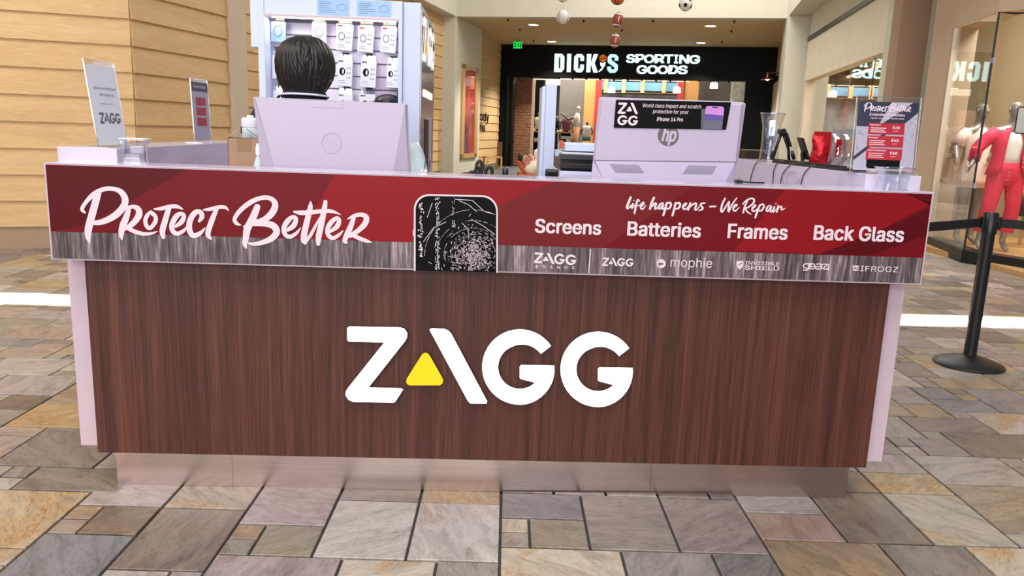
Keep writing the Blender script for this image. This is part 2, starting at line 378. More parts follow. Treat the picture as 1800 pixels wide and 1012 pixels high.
def smooth_path(pts, k=6):
    out = []
    for i in range(len(pts)-1):
        p0, p1, p2, p3 = [pts[max(0, min(len(pts)-1, i+d))] for d in (-1, 0, 1, 2)]
        for j in range(k):
            t = j/k; out.append(tuple(.5*((2*b)+(-a+c)*t+(2*a-5*b+4*c-d)*t*t+(-a+3*b-3*c+d)*t**3) for a, b, c, d in zip(p0, p1, p2, p3)))
    out.append(pts[-1]); return out
def brush(mb, strokes, fn, sc, off, k=6, grow=1.0, nrm=Vector((0, -1, 0))):
    """brush strokes given as (x, y, width) in an enlarged crop; fn maps a pixel to the plane"""
    for si, st in enumerate(strokes):
        P = [(x, y, max(wd*grow, 1)) for x, y, wd in smooth_path(st, k)]; L = []; Rr = []
        for i, (x, y, wd) in enumerate(P):
            ax, ay, _ = P[max(i-1, 0)]; bx, by, _ = P[min(i+1, len(P)-1)]; dx, dy = bx-ax, by-ay; l = math.hypot(dx, dy) or 1
            nx, ny = -dy/l*wd/2, dx/l*wd/2; L.append((x+nx, y+ny)); Rr.append((x-nx, y-ny))
        g = lambda p, l=0: fn(off[0]+p[0]/sc, off[1]+p[1]/sc)+nrm*(si*4e-5+l)
        n = len(P); mb.add([g(p, i*3e-6) for i, p in enumerate(L)]+[g(p, i*3e-6) for i, p in enumerate(Rr)], [(i, i+1, n+i+1, n+i) for i in range(n-1)])
        for (x, y, wd) in (P[0], P[-1]):
            if wd > 8: mb.add([g((x+wd/2*math.cos(a), y+wd/2*math.sin(a)), -2.5e-5) for a in [2*math.pi*q_/10 for q_ in range(10)]], [tuple(range(10))])
# the kiosk's own wordmark: outlines in an enlarged crop
def _G(cx, cy):
    o = []
    for i in range(41):
        a = R(34+(362.6-34)*i/40); r = 213-(18*max(0, (i-30)/10)); o.append((cx+r*math.cos(a), cy-r*math.sin(a)))
    o += [(cx+7, cy-12), (cx-1, cy-2), (cx-1, cy+61), (cx+7, cy+68), (cx+99, cy+73)]
    for i in range(31):
        a = R(324-(324-32)*i/30); r = 123+(17*max(0, (i-22)/8)); o.append((cx+r*math.cos(a), cy-r*math.sin(a)))
    return o
LOGO = {
 'Z': [(97, 118), (108, 108), (395, 113), (420, 120), (437, 145), (435, 170), (425, 190), (218, 452), (405, 457), (413, 465), (370, 532), (360, 538), (130, 534), (105, 522), (88, 498), (90, 475), (100, 458), (307, 198), (105, 193), (97, 183)],
 'tri': [(510, 282), (524, 262), (540, 255), (556, 262), (568, 280), (634, 396), (640, 412), (636, 430), (620, 441), (450, 441), (436, 434), (431, 420), (434, 402)],
 'A': [(563, 125), (575, 118), (645, 121), (668, 130), (685, 148), (888, 530), (885, 544), (795, 543), (780, 530), (567, 135)],
 'G': _G(1073, 337), 'G2': _G(1515, 350)}
def logo_uv():
    d = {}
    for k, p in LOGO.items(): d[k] = [((x-88)/1626, 1-((y-(x-88)*.0206)-108)/428) for x, y in p]
    return d
LUV = logo_uv()
def logo(mb, A, B, T, n, lift=.001, keys=('Z', 'tri', 'A', 'G', 'G2')):
    """A bottom left, B bottom right, T top left in the world"""
    for k in keys: mb.add([A+(B-A)*u+(T-A)*v+n*lift for u, v in LUV[k]], [tuple(range(len(LUV[k])))])
def logopx(mb, pl, a, b, t, lift=.001, keys=('Z', 'tri', 'A', 'G', 'G2')): logo(mb, pl.on(*a), pl.on(*b), pl.on(*t), pl.n, lift, keys)
# ================================================================== THE SETTING
TH, MOD, OX, OY = .0280566, .1016, .04656, -.20996
def G(u, v): return (OX+MOD*(u*math.cos(TH)+v*math.sin(TH)), OY+MOD*(-u*math.sin(TH)+v*math.cos(TH)))
fl = MB().box((-16, -7, -.12), (24, 48, -.010)).build('floor', 'grout'); struct(fl, 'natural slate tile floor laid in a random rectangular pattern')
SZ = [(3, 4)]*5+[(4, 3)]*5+[(3, 3)]*3+[(2, 2)]*3+[(3, 2)]*4+[(2, 3)]*2+[(1, 1)]*2+[(2, 1)]*2+[(4, 4)]+[(4, 2)]*2
PAL = [((165, 154, 143), .15), ((143, 134, 124), .1), ((171, 161, 158), .05), ((181, 174, 164), .3), ((181, 162, 134), .9), ((146, 144, 146), .0), ((134, 121, 108), .25), ((194, 186, 178), .2),
       ((173, 156, 145), .4), ((157, 152, 137), .2), ((186, 172, 146), .7), ((161, 149, 146), .1), ((199, 192, 182), .8)]
HAND = [(-3, -3, 3, 4, (200, 194, 189), .2), (-6, -3, 3, 4, (194, 190, 183), .05), (-6, 1, 3, 2, (143, 131, 124), .1), (-3, 1, 3, 2, (174, 154, 121), .6),
 (0, -1, 1, 1, (197, 184, 162), .8), (0, -2, 1, 1, (169, 162, 151), .4), (1, -2, 2, 2, (156, 146, 126), .1), (0, 0, 3, 2, (131, 128, 128), 0), (3, -2, 3, 4, (158, 150, 142), .05), (6, -2, 3, 4, (158, 145, 141), .08),
 (0, -6, 4, 4, (206, 196, 176), .9), (4, -6, 3, 4, (159, 154, 150), .1), (7, -6, 2, 4, (129, 128, 124), .0), (9, -5, 4, 4, (157, 139, 114), .3), (9, -1, 3, 2, (169, 146, 136), .25), (9, 1, 3, 2, (177, 169, 163), .0),
 (12, -1, 3, 4, (130, 119, 109), .1), (15, -1, 3, 4, (184, 178, 166), .55), (13, -5, 3, 4, (135, 127, 121), .05), (16, -5, 3, 4, (196, 184, 164), .9), (15, 3, 3, 2, (194, 174, 141), .9), (12, 3, 3, 2, (140, 124, 103), .4),
 (18, 0, 4, 4, (167, 154, 132), .25), (-9, -1, 3, 3, (172, 158, 158), .1), (-9, -2, 1, 1, (165, 143, 123), .4), (-9, -3, 1, 1, (144, 138, 129), .2), (-8, -3, 2, 2, (153, 148, 133), .2), (-12, 0, 3, 2, (183, 169, 154), .7),
 (-12, -4, 3, 4, (142, 129, 119), .06), (-9, -7, 4, 4, (178, 164, 162), .1), (-5, -7, 3, 4, (201, 192, 178), .7), (-2, -7, 2, 4, (164, 160, 153), .1), (-15, 0, 3, 3, (184, 170, 165), .05), (-14, -2, 2, 2, (131, 115, 99), .3),
 (-15, -1, 1, 1, (171, 148, 127), .5), (-15, -2, 1, 1, (168, 158, 145), .2), (-15, -5, 3, 3, (139, 140, 144), 0), (-19, -3, 4, 4, (199, 178, 148), 1), (-18, 1, 4, 2, (143, 134, 123), .1), (-20, 3, 4, 4, (143, 135, 127), .05),
 (-16, 3, 4, 4, (179, 169, 165), .05), (-24, 3, 4, 3, (176, 163, 154), .2), (-22, 7, 4, 3, (194, 166, 123), 1), (-18, 7, 3, 4, (138, 128, 115), .1)]
occ = set(); tiles = []
def put(u, v, w_, h_, c=None, al=None):
    for a in range(u, u+w_):
        for b in range(v, v+h_): occ.add((a, b))
    if c is None: c, al = random.choice(PAL); k = random.uniform(.9, 1.08); c = tuple(min(255, x*k) for x in c); al *= random.uniform(.5, 1.1)
    tiles.append((u, v, w_, h_, c, min(1, al)))
for h in HAND: put(*h)
for v in range(-9, 175):
    dist = max(2.2, 2.65+v*MOD); lim0 = int(-(dist*.78+1.8)/MOD); lim1 = int((dist*.78+2.4)/MOD)
    for u in range(max(lim0, -105), min(lim1, 125)):
        if (u, v) in occ: continue
        random.shuffle(SZ)
        for w_, h_ in SZ+[(1, 1)]:
            if all((a, b) not in occ for a in range(u, u+w_) for b in range(v, v+h_)): put(u, v, w_, h_); break
def tile_geo(w_, h_, g=.0048, ch=.0022, t=.022):
    W, H = w_*MOD, h_*MOD
    def rr(i, z): return [(i, i, z), (W-i, i, z), (W-i, H-i, z), (i, H-i, z)]
    vs = rr(g, -t)+rr(g, -ch)+rr(g+ch, 0)
    fs = [(8, 9, 10, 11)]+[(4+i, 4+(i+1) % 4, 8+(i+1) % 4, 8+i) for i in range(4)]+[(i, (i+1) % 4, 4+(i+1) % 4, 4+i) for i in range(4)]
    return vs, fs
def vis(tl):
    u, v, w_, h_ = tl[:4]; x, y = G(u+w_/2, v+h_/2)
    if abs(x) < 1.42 and y > .05 and y < 5: return 0
    if y < -2: return 0
    px, py = pix((x, y, 0))
    if not (-40 < px < 1840 and py < 1040): return 0
    d = (Vector((x, y, 0))-CAM).length; return w_*h_/d**3
order = sorted(tiles, key=vis, reverse=True)
cache = {}; far = MB(); far_c = []
for i, tl in enumerate(order):
    u, v, w_, h_, c, al = tl; x, y = G(u, v); dz = random.uniform(-.0015, .0015)
    if i < 300 and vis(tl) > 0:
        if (w_, h_) not in cache:
            me = bpy.data.meshes.new('tile'); vs, fs = tile_geo(w_, h_); me.from_pydata(vs, [], fs); me.materials.append(MT['stone_o']); cache[(w_, h_)] = me
        o = bpy.data.objects.new('tile', cache[(w_, h_)]); COL.objects.link(o); o.parent = fl
        o.location = (x, y, dz); o.rotation_euler = (random.uniform(-.002, .002), random.uniform(-.002, .002), -TH); o.color = (*lin(c), al)
    else:
        vs, fs = tile_geo(w_, h_); M_ = Matrix.Translation((x, y, dz)) @ Matrix.Rotation(-TH, 4, 'Z')
        far.add([M_ @ Vector(p) for p in vs], fs); far_c += [(lin(c), al, random.random())]*12
ft = far.build('tile_field', 'stone_a', fl, kind='stuff')
at1 = ft.data.attributes.new('tint', 'FLOAT_COLOR', 'POINT'); at1.data.foreach_set('color', [x for c, a, s in far_c for x in (*c, a)])
at2 = ft.data.attributes.new('seed', 'FLOAT', 'POINT'); at2.data.foreach_set('value', [s for c, a, s in far_c])

AX = 14.4                                   # the hall runs this many degrees off the kiosk's own axis
def siding(parent, pl, s0, s1, z0, z1, h=.265, base=None):
    """lap boards, each one its own piece, lower edge standing proud"""
    z = z0; k = 0
    while z < z1-.02:
        t = min(z+h, z1+.1)
        P = pl.pt; b = MB()
        b.hexa([P(s0, z, .034), P(s1, z, .034), P(s1, z, -.02), P(s0, z, -.02), P(s0, t+.012, .006), P(s1, t+.012, .006), P(s1, t+.012, -.02), P(s0, t+.012, -.02)])
        b.build('plank', 'siding', parent); z += h; k += 1
# --- timber block at left
LW = Pl(-4.99, 5.33, 17.4); CS = 1.33; c0 = LW.pt(CS, 0); WR = Pl(c0.x, c0.y, 90-AX)
s405 = WR.sz(404, 240)[0]; s439 = WR.sz(439, 240, .07)[0]
wl = grp('wall_left', LW.pt(0, 0), 'tan lap siding wall with two faces meeting at a corner')
zb = LW.sz(0, 398)[1]
siding(wl, LW, -4.5, CS, zb, 5.2); siding(wl, WR, 0, s405, zb, 5.2)
b = MB().slab(LW, -4.5, CS, 0, zb, -.02, .012); b.slab(WR, 0, s405, 0, zb, -.02, .012); b.build('skirting', 'brownp', wl)
b = MB().prism([LW.pt(-4.5, 0, -.02), LW.pt(CS, 0, -.02), WR.pt(s439, 0, -.02), LW.pt(-4.5, 0, -3)], [LW.pt(-4.5, 5.2, -.02), LW.pt(CS, 5.2, -.02), WR.pt(s439, 5.2, -.02), LW.pt(-4.5, 5.2, -3)]); b.build('wall_core', 'beige', wl)
struct(MB().slab(WR, s405, s439, 0, 6, -.3, .07).build('trim_1', 'beige', bevel=.01), 'smooth beige pilaster at the end of the tan siding')
# --- hall frame: beam, bulkheads, columns
ZS = 4.536; BLc = Vector((-1.02, 21.19, 0)); BRc = Vector((7.82, 18.91, 0))
BM = Pl(BLc.x, BLc.y, math.degrees(math.atan2(BRc.y-BLc.y, BRc.x-BLc.x))); BW = (BRc-BLc).length
LB = Pl(BLc.x, BLc.y, 90-AX); RB = Pl(BRc.x, BRc.y, 90-AX, True)
struct(MB().slab(BM, -.02, BW+.02, ZS, 9, -.35, 0).build('trim_2', 'beigel'), 'pale beam face above the recessed entrance')
struct(MB().slab(LB, -16, 0, ZS, 9, -.9, 0).build('trim_3', 'beigel'), 'pale bulkhead along the left side of the hall')
struct(MB().slab(RB, -9.5, 0, ZS, 9, -.9, 0).build('trim_4', 'beigel'), 'pale bulkhead along the right side of the hall')
struct(MB().slab(LB, 0, 2.95, 0, ZS, -.62, 0).build('trim_5', 'beigel', bevel=.012), 'pale column beside the entrance recess')
FAC = Pl(.1, 28.45, -15.5); fR = FAC.sz(1341, 82)[0]
struct(MB().prism([BM.pt(-1.5, ZS+.001, -.1), BM.pt(BW+2, ZS+.001, -.1), BM.pt(BW+3, ZS+.001, -9), BM.pt(-1.5, ZS+.001, -9)], [BM.pt(-1.5, ZS+.2, -.1), BM.pt(BW+2, ZS+.2, -.1), BM.pt(BW+3, ZS+.2, -9), BM.pt(-1.5, ZS+.2, -9)]).build('ceiling', 'soffit'), 'tan soffit over the store entrance')
# left side boards
LM = Pl(*(LB.pt(0, 0, -.42).xy), 90-AX)
wlf = grp('wall_left_far', LM.pt(0, 0), 'tan lap boards along the far left side of the hall')
siding(wlf, LM, -14, 8.2, .1, ZS-.05, .30)
MB().slab(LM, -14, 8.2, 0, ZS, -.2, -.01).build('wall_core', 'beige', wlf)
# --- right side
RW = Pl(7.2, 13.8, 78, True)
sA0 = RW.sz(1408, 200)[0]; sB1 = RW.sz(1541, 200)[0]; sB0 = RW.sz(1566, 200)[0]
zW = RW.sz(1475, 117.5)[1]; zS0 = RW.sz(1407, 81.5)[1]; zS1 = RW.sz(1407, 75)[1]
wr = grp('wall_right', RW.pt(sB1, 0), 'pale storefront wall along the right side of the hall')
MB().slab(RW, sB1, sA0, zS1, ZS+.3, -.3, -.02).build('upper_wall', 'beigel', wr)
MB().slab(RW, sB1, sA0, zS0, zS1, -.3, .03).build('black_strip', 'blackm', wr)
MB().slab(RW, sB1, sA0, zW, zS0, -.25, 0).build('stone_panel', 'travert', wr)
fr_ = MB().slab(RW, sA0-.32, sA0, 0, zW, -.25, 0); fr_.slab(RW, sB1, sA0-.32, 0, .35, -.25, 0); fr_.slab(RW, sB1, sA0, zW-.04, zW, -.25, .02); fr_.build('window_surround', 'travert', wr)
struct(MB().slab(RB, -.55, .62, 0, ZS, -.6, 0).build('trim_6', 'beigel', bevel=.012), 'pale column at the right of the entrance recess')
struct(MB().slab(RW, sB0, sB1, 0, 7, -.5, .02).build('trim_7', 'beigel', bevel=.012), 'tall pale pier beside the clothes shop')
PBp = RW.pt(sB0, 0, .02); PB = Pl(PBp.x, PBp.y, -12); aB = PB.sz(1618, 160)[0]
struct(MB().slab(PB, -.004, aB, 0, 7, -.5, .008).build('trim_8', 'brownp'), 'pale pier face, its shade coloured in, between the two shop windows')  # side of the pale pier lying in shade, darkened by its colour
struct(MB().slab(PB, aB, aB+.12, 0, 7, -.5, -.08).build('trim_9', 'blackm'), 'black vertical shadow gap beside the shaded pier face')
# recess side wall at right, up to the far facade
RF = Pl(*RB.pt(.4, 0, -.45).xy, 90-AX, True)
struct(MB().slab(RF, 0, 9.5, 0, 3.3, -.2, 0).build('wall_right_far', 'travert'), 'pale stone wall at the right of the entrance recess')
struct(MB().slab(RF, 0, 9.5, 3.48, ZS, -.2, -.05).build('trim_10', 'soffit'), 'tan wall band above the black strip')
struct(MB().slab(RF, 0, 9.5, 3.3, 3.48, -.2, .03).build('trim_11', 'blackm'), 'black strip on the wall beside the entrance')
# --- window of the right side shop with its interior
win = MB().slab(RW, sB1, sA0-.32, .35, zW-.04, -.10, -.09).build('window_1', 'glass1'); struct(win, 'wide shop window behind the acrylic notice')
s_m = (sB1+sA0-.32)/2
win2 = MB()
for s_ in (s_m+.6,): win2.slab(RW, s_-.012, s_+.012, .35, zW-.04, -.12, -.07)
win2 = MB().slab(RW, sB1+.9, sB1+.91, .35, zW-.04, -.1, -.085); win2.build('window_frame', 'blackm', win)
rm = grp('wall_shop', RW.pt(s_m, 0, -2.5), 'room behind the wide shop window')
MB().slab(RW, sB1-.2, sA0+1, 0, 4, -1.8, -1.7).build('back_wall', 'soffit', rm)
MB().slab(RW, sB1-.3, sB1-.2, 0, 4, -1.7, -.3).build('side_wall', 'beigel', rm); MB().slab(RW, sA0+.9, sA0+1, 0, 4, -1.7, -.3).build('side_wall', 'tanp', rm)
MB().slab(RW, sB1-.2, sA0+1, 3.4, 3.5, -1.7, -.25).build('room_ceiling', 'soffit', rm)
MB().slab(RW, sB1-.2, sA0+1, .0, .3, -1.7, -.3).build('display_floor', 'oak', rm)
# --- corner bay of the clothes shop
LP = Pl(5.73, 6.40, 78, True); RP = Pl(5.73, 6.40, -66)
ZG = 2.88; sL = LP.sz(1656, 200)[0]; sJ = LP.sz(1634, 200)[0]
bay = grp('wall_bay', (5.73, 6.4, 0), 'tan shopfront with a black plinth around the mannequin window')
MB().slab(LP, sL, sJ+.25, 0, 6.5, -.3, .02).build('jamb', 'tanp', bay)
MB().slab(LP, -.01, sL+.01, ZG, 6.5, -.3, .02).build('header', 'tanp', bay); MB().slab(RP, -.01, 3.2, ZG, 6.5, -.3, .02).build('header', 'tanp', bay)
MB().slab(LP, -.0, sL+.6, 0, .15, -.2, .02).build('plinth', 'blackm', bay); MB().slab(RP, 0, 3.2, 0, .15, -.2, .02).build('plinth', 'blackm', bay)
MB().slab(LP, sL-.07, sL, .15, ZG, -.06, .0).build('side_frame', 'tanp', bay)
MB().slab(LP, sL-.10, sL-.07, .15, ZG, -.06, .02).build('side_frame', 'travert', bay)
w2 = MB().slab(LP, .02, sL-.1, .15, ZG, -.02, -.008).build('window_2', 'glass'); struct(w2, 'tall glass pane with a mirrored store name')
w3 = MB().slab(RP, .02, 3.1, .15, ZG, -.02, -.008).build('window_3', pane('shop_glass_clear', (.96, .97, .95), 1.5, boost=1)); struct(w3, 'clear glass pane in front of the pink mannequin')
MB().tube([(5.735, 6.41, .15), (5.735, 6.41, ZG)], .012, 8).build('mullion', 'blackm', bay)
hb = MB()
for z_ in (.92, 2.35): hb.slab(LP, -.0, .05, z_-.03, z_+.03, -.03, .006)
hb.build('glass_clip', 'silver', bay)
rm2 = grp('wall_boutique', (7.4, 6.6, 0), 'room behind the mannequin window')
MB().box((5.8, 3.2, 0), (11, 10.4, .06)).build('display_floor', 'oak', rm2)
bk = Pl(8.2, 8.2, -66); MB().slab(bk, -3, .55, 0, 4.2, -.1, 0).build('back_wall', 'shopwall', rm2); MB().slab(bk, .55, 5, 0, 4.2, -.1, .1).build('timber_panel', 'oak', rm2)
jw = LP.pt(sL+.1, 0, -.31); sw = Pl(jw.x, jw.y, 64); MB().slab(sw, 0, 2.2, 0, 4.2, -.05, 0).build('side_wall', 'shopwall', rm2)
MB().box((5.2, 3, 4.2), (11, 10.6, 4.3)).build('room_ceiling', 'soffit', rm2)
area('added_boutique_light', (6.6, 6.7, 3.9), 1.4, 240, (1, .95, .88), sizey=2.4)  # added to light the mannequins, no fixture is built
lp = RW.pt(s_m, 3.3, -.9); area('assumed_shop_light', lp, 1.2, 150, (1, .88, .7), sizey=4, rot=(0, 0, R(-14)))  # unseen interior lamp assumed for the wide shop window

# --- the sporting goods front
wf = grp('wall_back', FAC.pt(fR/2, 0), 'black store front across the end of the hall')
f0 = 0; sOL = FAC.sz(899, 200)[0]; sOR = FAC.sz(1306, 200)[0]; zO = 3.376
MB().slab(FAC, -.3, fR+.6, zO, ZS, -.5, 0).build('fascia', 'blackf', wf)
MB().slab(FAC, -.3, FAC.sz(886, 200)[0], 0, zO, -.5, 0).build('post', 'blackf', wf)
MB().slab(FAC, FAC.sz(886, 200)[0], FAC.sz(893, 200)[0], 0, zO, -.8, -.25).build('post', 'greenblk', wf)
MB().slab(FAC, FAC.sz(893, 200)[0], sOL, 0, zO, -.5, -.1).build('post', 'blackf', wf)
MB().slab(FAC, sOR, fR+.6, 0, zO, -.6, 0).build('post', 'blackf', wf)
d = MB()
for i in range(16): d.slab(FAC, sOL+.2+i*(sOR-sOL-.3)/16, sOL+.26+i*(sOR-sOL-.3)/16, zO-.06, zO, -.2, -.02)
d.build('bracket', 'blackf', wf)
rs = grp('wall_store', FAC.pt(fR/2, 0, -8), 'interior of the store at the end of the hall')
MB().slab(FAC, -4, fR+5, 0, 5.5, -15.2, -15).build('back_wall', 'greyw', rs); MB().slab(FAC, -4.2, -4, 0, 5.5, -15, -.6).build('side_wall', 'greyw', rs); MB().slab(FAC, fR+5, fR+5.2, 0, 5.5, -15, -.6).build('side_wall', 'greyw', rs)
MB().slab(FAC, -4, fR+5, 5.3, 5.5, -15, -.6).build('room_ceiling', 'beige', rs)
area('assumed_store_light', FAC.pt(fR*.35, 5.2, -5), 7, 1500, (1, .95, .86), sizey=6, rot=(0, 0, R(-15)))  # unseen ceiling light assumed for the bright store interior
def inb(px0, px1, py0, py1, lift, m, name, dep=.4, z0=None):
    a0, z1 = FAC.sz(px0, py0, lift); a1, zz = FAC.sz(px1, py1, lift)
    return MB().slab(FAC, a0, a1, zz if z0 is None else z0, z1, lift-dep, lift).build(name, m, rs)
inb(986, 1040, 120, 250, -7, 'greyw', 'grey_partition', z0=0); inb(1030, 1047, 120, 250, -6, pbr('tan_store_panel', (196, 146, 84), .6), 'tan_column', z0=0)
inb(1196, 1221, 120, 250, -6, bpy.data.materials['tan_store_panel'], 'tan_column', z0=0); inb(1221, 1284, 120, 250, -7, 'greyw', 'grey_partition', z0=0)
inb(1052, 1200, 143, 161, -8, pbr('blue_band', (92, 140, 170), .6), 'blue_band', .2); inb(1052, 1200, 161, 165, -7.9, 'oak', 'rail', .2)
inb(1050, 1200, 165, 260, -8.4, pbr('rock_mural', (120, 122, 124), .7, var=.7, vs=1.6), 'mural', .1, 0)
mred = pbr('matte_red', (170, 50, 40), .7)
for x in (1048, 1192): inb(x, x+3.5, 140, 250, -5.9, mred, 'red_edge', .3, 0)
for x in (1062, 1094, 1127, 1165): inb(x, x+5, 138, 163, -7.6, 'oak', 'bracket_post', .15)
inb(985, 1212, 139, 143, -5, 'strip', 'light_track', .1); inb(935, 985, 138, 150, -9, 'beigel', 'duct', .5)
inb(942, 952, 140, 260, -4, 'blackf', 'dark_post', .3, 0); inb(922, 942, 172, 250, -9, pbr('pink_brick', (170, 126, 112), .8, var=.2), 'brick_pier', .4, 0)
inb(1287, 1300, 140, 260, -5, pbr('pale_display', (206, 200, 190), .7, var=.4, vs=6), 'wall_display', .4, 0)
# brick pier just inside
pi_ = Pl(*FAC.pt(0, 0, -1.0).xy, -15.5); a0 = pi_.sz(898, 250)[0]; a1 = pi_.sz(934, 200)[0]
MB().slab(pi_, a0+.01, a1-.01, 0, zO, -.6, -.015).build('pier_core', 'mortar', rs)
zz = .02; row = 0
while zz < zO-.1:
    s_ = a0-(.12 if row % 2 else 0)
    while s_ < a1-.02:
        q0, q1 = max(s_, a0), min(s_+.235, a1)
        if q1-q0 > .03: MB().slab(pi_, q0, q1, zz, zz+.1, -.05, random.uniform(0, .008)).build('brick', 'brick', rs)
        s_ += .25
    zz += .115; row += 1
# ================================================================== THE KIOSK COUNTER
SG = Pl(0, -.12, 0); PN = Pl(0, -.05, 0)
kc = thing('sales_counter', 'wide walnut and white kiosk counter with a red printed fascia and lit letters', 'counter', (0, .35, 0))
MB().box((-1.449, -.05, .15), (1.449, -.012, .95)).build('front_panel', 'panel', kc, bevel=.0015)
for a, b_ in ((-1.408, -.975), (-.974, .63), (.631, 1.408)): MB().box((a, 0, 0), (b_, .02, .15)).build('toe_kick', 'steel', kc)
for sx in (-1, 1):
    x0, x1 = sorted((sx*1.40, sx*1.535))
    MB().box((x0, .0, .155), (x1, 1.62, .96)).build('side_panel', 'lav', kc, bevel=.002)
    x0, x1 = sorted((sx*1.335, sx*1.54))
    MB().box((x0, .0, .96), (x1, 1.62, 1.262)).build('side_ledge', 'white', kc, bevel=.002)
MB().box((-1.38, .02, .0), (1.38, .06, .95)).build('inner_panel', 'white', kc)
MB().box((-1.36, .06, .93), (1.36, .72, .965)).build('work_surface', 'white', kc)
for sx in (-1, 1): MB().box((min(sx*1.1, sx*1.38), .7, 0), (max(sx*1.1, sx*1.38), 1.6, .93)).build('cabinet', 'white', kc)
fb = MB().box((-1.526, -.118, .882), (1.526, .06, 1.2085)).build('fascia_board', 'lav', kc, bevel=.0015)
MB().box((-1.528, -.119, 1.2085), (1.528, .062, 1.2125)).build('counter_top', 'white', kc, bevel=.001)
# --- printed fascia
zr0 = .98
MB().box((-1.519, -.1205, zr0), (1.519, -.118, 1.2055)).build('red_print', 'red', fb)
MB().box((-1.519, -.1205, .8875), (1.519, -.118, zr0)).build('timber_print', 'greywood', fb)
def flat(pts, lift, name, m, par, pl=SG): return MB().add([pl.on(x, y, lift) for x, y in pts], [tuple(range(len(pts)))]).build(name, m, par)
def clampred(pts):
    out = []
    for x, y in pts:
        p = SG.on(x, y); out.append(Vector((max(-1.518, min(1.518, p.x)), p.y-.0008, max(zr0+.001, min(1.2045, p.z)))))
    return out
for pts, m in (([(80, 290), (330, 297), (150, 395), (80, 408)], 'red_d'), ([(330, 297), (560, 304), (420, 400), (300, 420), (160, 402)], 'red'),
               ([(590, 300), (690, 303), (975, 317), (872, 362), (870, 440), (640, 428), (520, 424)], 'red_b'), ([(975, 317), (1220, 320), (1060, 440), (872, 440), (872, 362)], 'red_refl'),  # the brownish polygon is a painted reflection of warm surroundings
               ([(1380, 325), (1590, 332), (1640, 358), (1548, 404), (1440, 446), (1290, 440)], 'red_b'), ([(1640, 366), (1548, 404), (1440, 448), (1530, 448), (1640, 414)], 'red_d'),
               ([(1592, 338), (1638, 360), (1640, 336)], 'red_d')):
    MB().add(clampred(pts), [tuple(range(len(pts)))]).build('red_facet', m, fb)
L2 = .0024
sgn = lambda x, y: SG.on(x, y, L2)
ST1 = [[(270, 130, 80), (215, 330, 85), (165, 520, 85), (160, 620, 62), (180, 692, 12)],
 [(125, 345, 22), (92, 305, 45), (130, 235, 45), (220, 140, 58), (330, 82, 52), (440, 75, 48), (530, 110, 62), (578, 190, 76), (560, 275, 78), (480, 365, 78), (380, 425, 70), (290, 455, 60), (225, 460, 50)],
 [(620, 300, 52), (590, 400, 72), (550, 500, 76), (535, 590, 60), (545, 655, 10)], [(597, 292, 40), (660, 277, 42), (720, 298, 62), (737, 360, 76), (700, 430, 70), (640, 490, 62), (590, 520, 50)],
 [(600, 515, 45), (680, 555, 48), (780, 583, 42), (880, 578, 30), (945, 555, 8)],
 [(868, 332, 30), (830, 375, 46), (806, 435, 46), (828, 505, 46), (868, 515, 46), (918, 450, 50), (922, 392, 46), (885, 352, 46), (862, 340, 34)],
 [(905, 303, 16), (980, 300, 42), (1080, 277, 46), (1160, 275, 44), (1230, 305, 12)], [(1072, 295, 58), (1032, 430, 66), (1000, 550, 66), (1012, 622, 44)],
 [(1150, 500, 34), (1215, 450, 56), (1243, 385, 50), (1210, 355, 42), (1155, 390, 62), (1108, 480, 60), (1118, 552, 56), (1170, 582, 48), (1240, 548, 40), (1276, 500, 12)],
 [(1418, 438, 36), (1447, 390, 56), (1428, 338, 52), (1370, 345, 62), (1314, 430, 66), (1304, 530, 66), (1345, 602, 58), (1420, 582, 50), (1482, 518, 14)],
 [(1465, 313, 16), (1540, 305, 42), (1640, 282, 42), (1710, 286, 38), (1748, 322, 10)], [(1612, 305, 46), (1560, 430, 62), (1522, 540, 62), (1518, 600, 56), (1550, 642, 20)]]
ST2 = [[(335, 218, 72), (290, 330, 82), (225, 460, 82), (208, 560, 72), (195, 630, 54), (208, 675, 26)],
 [(148, 420, 15), (102, 402, 40), (80, 350, 46), (140, 260, 52), (250, 170, 56), (370, 117, 50), (470, 115, 50), (530, 160, 62), (532, 230, 76), (480, 310, 76), (400, 365, 62), (310, 392, 60)],
 [(300, 402, 62), (420, 402, 70), (520, 432, 76), (555, 500, 76), (500, 570, 70), (400, 615, 55), (300, 635, 40), (235, 625, 20)], [(192, 440, 34), (260, 412, 42)],
 [(680, 475, 42), (748, 425, 60), (772, 352, 50), (738, 328, 42), (682, 372, 60), (638, 450, 56), (652, 528, 50), (710, 552, 46), (780, 510, 36), (828, 448, 8)],
 [(938, 160, 18), (935, 220, 56), (905, 350, 66), (870, 500, 70), (862, 590, 66), (878, 622, 40)], [(885, 610, 34), (940, 530, 38), (1000, 420, 32), (1050, 330, 20)],
 [(1106, 158, 46), (1092, 250, 62), (1062, 400, 66), (1030, 550, 66), (1025, 632, 46)], [(752, 270, 22), (830, 282, 52), (950, 276, 50), (1080, 262, 46), (1180, 266, 40), (1280, 302, 8)],
 [(1165, 490, 36), (1238, 435, 56), (1260, 368, 50), (1230, 342, 42), (1172, 390, 56), (1132, 460, 52), (1138, 530, 50), (1190, 568, 46), (1260, 530, 36), (1308, 480, 8)],
 [(1430, 330, 42), (1390, 440, 62), (1345, 540, 62), (1325, 600, 52), (1350, 620, 20)], [(1355, 353, 12), (1430, 317, 42), (1510, 302, 46), (1566, 332, 62), (1555, 402, 66), (1480, 480, 56), (1390, 540, 50)],
 [(1400, 528, 44), (1490, 570, 46), (1570, 600, 40), (1630, 616, 8)]]
b = MB(); brush(b, ST1, sgn, 6.4286, (130, 320)); b.build('script_lettering', 'pinkw', fb, label='white brush script reading Protect')
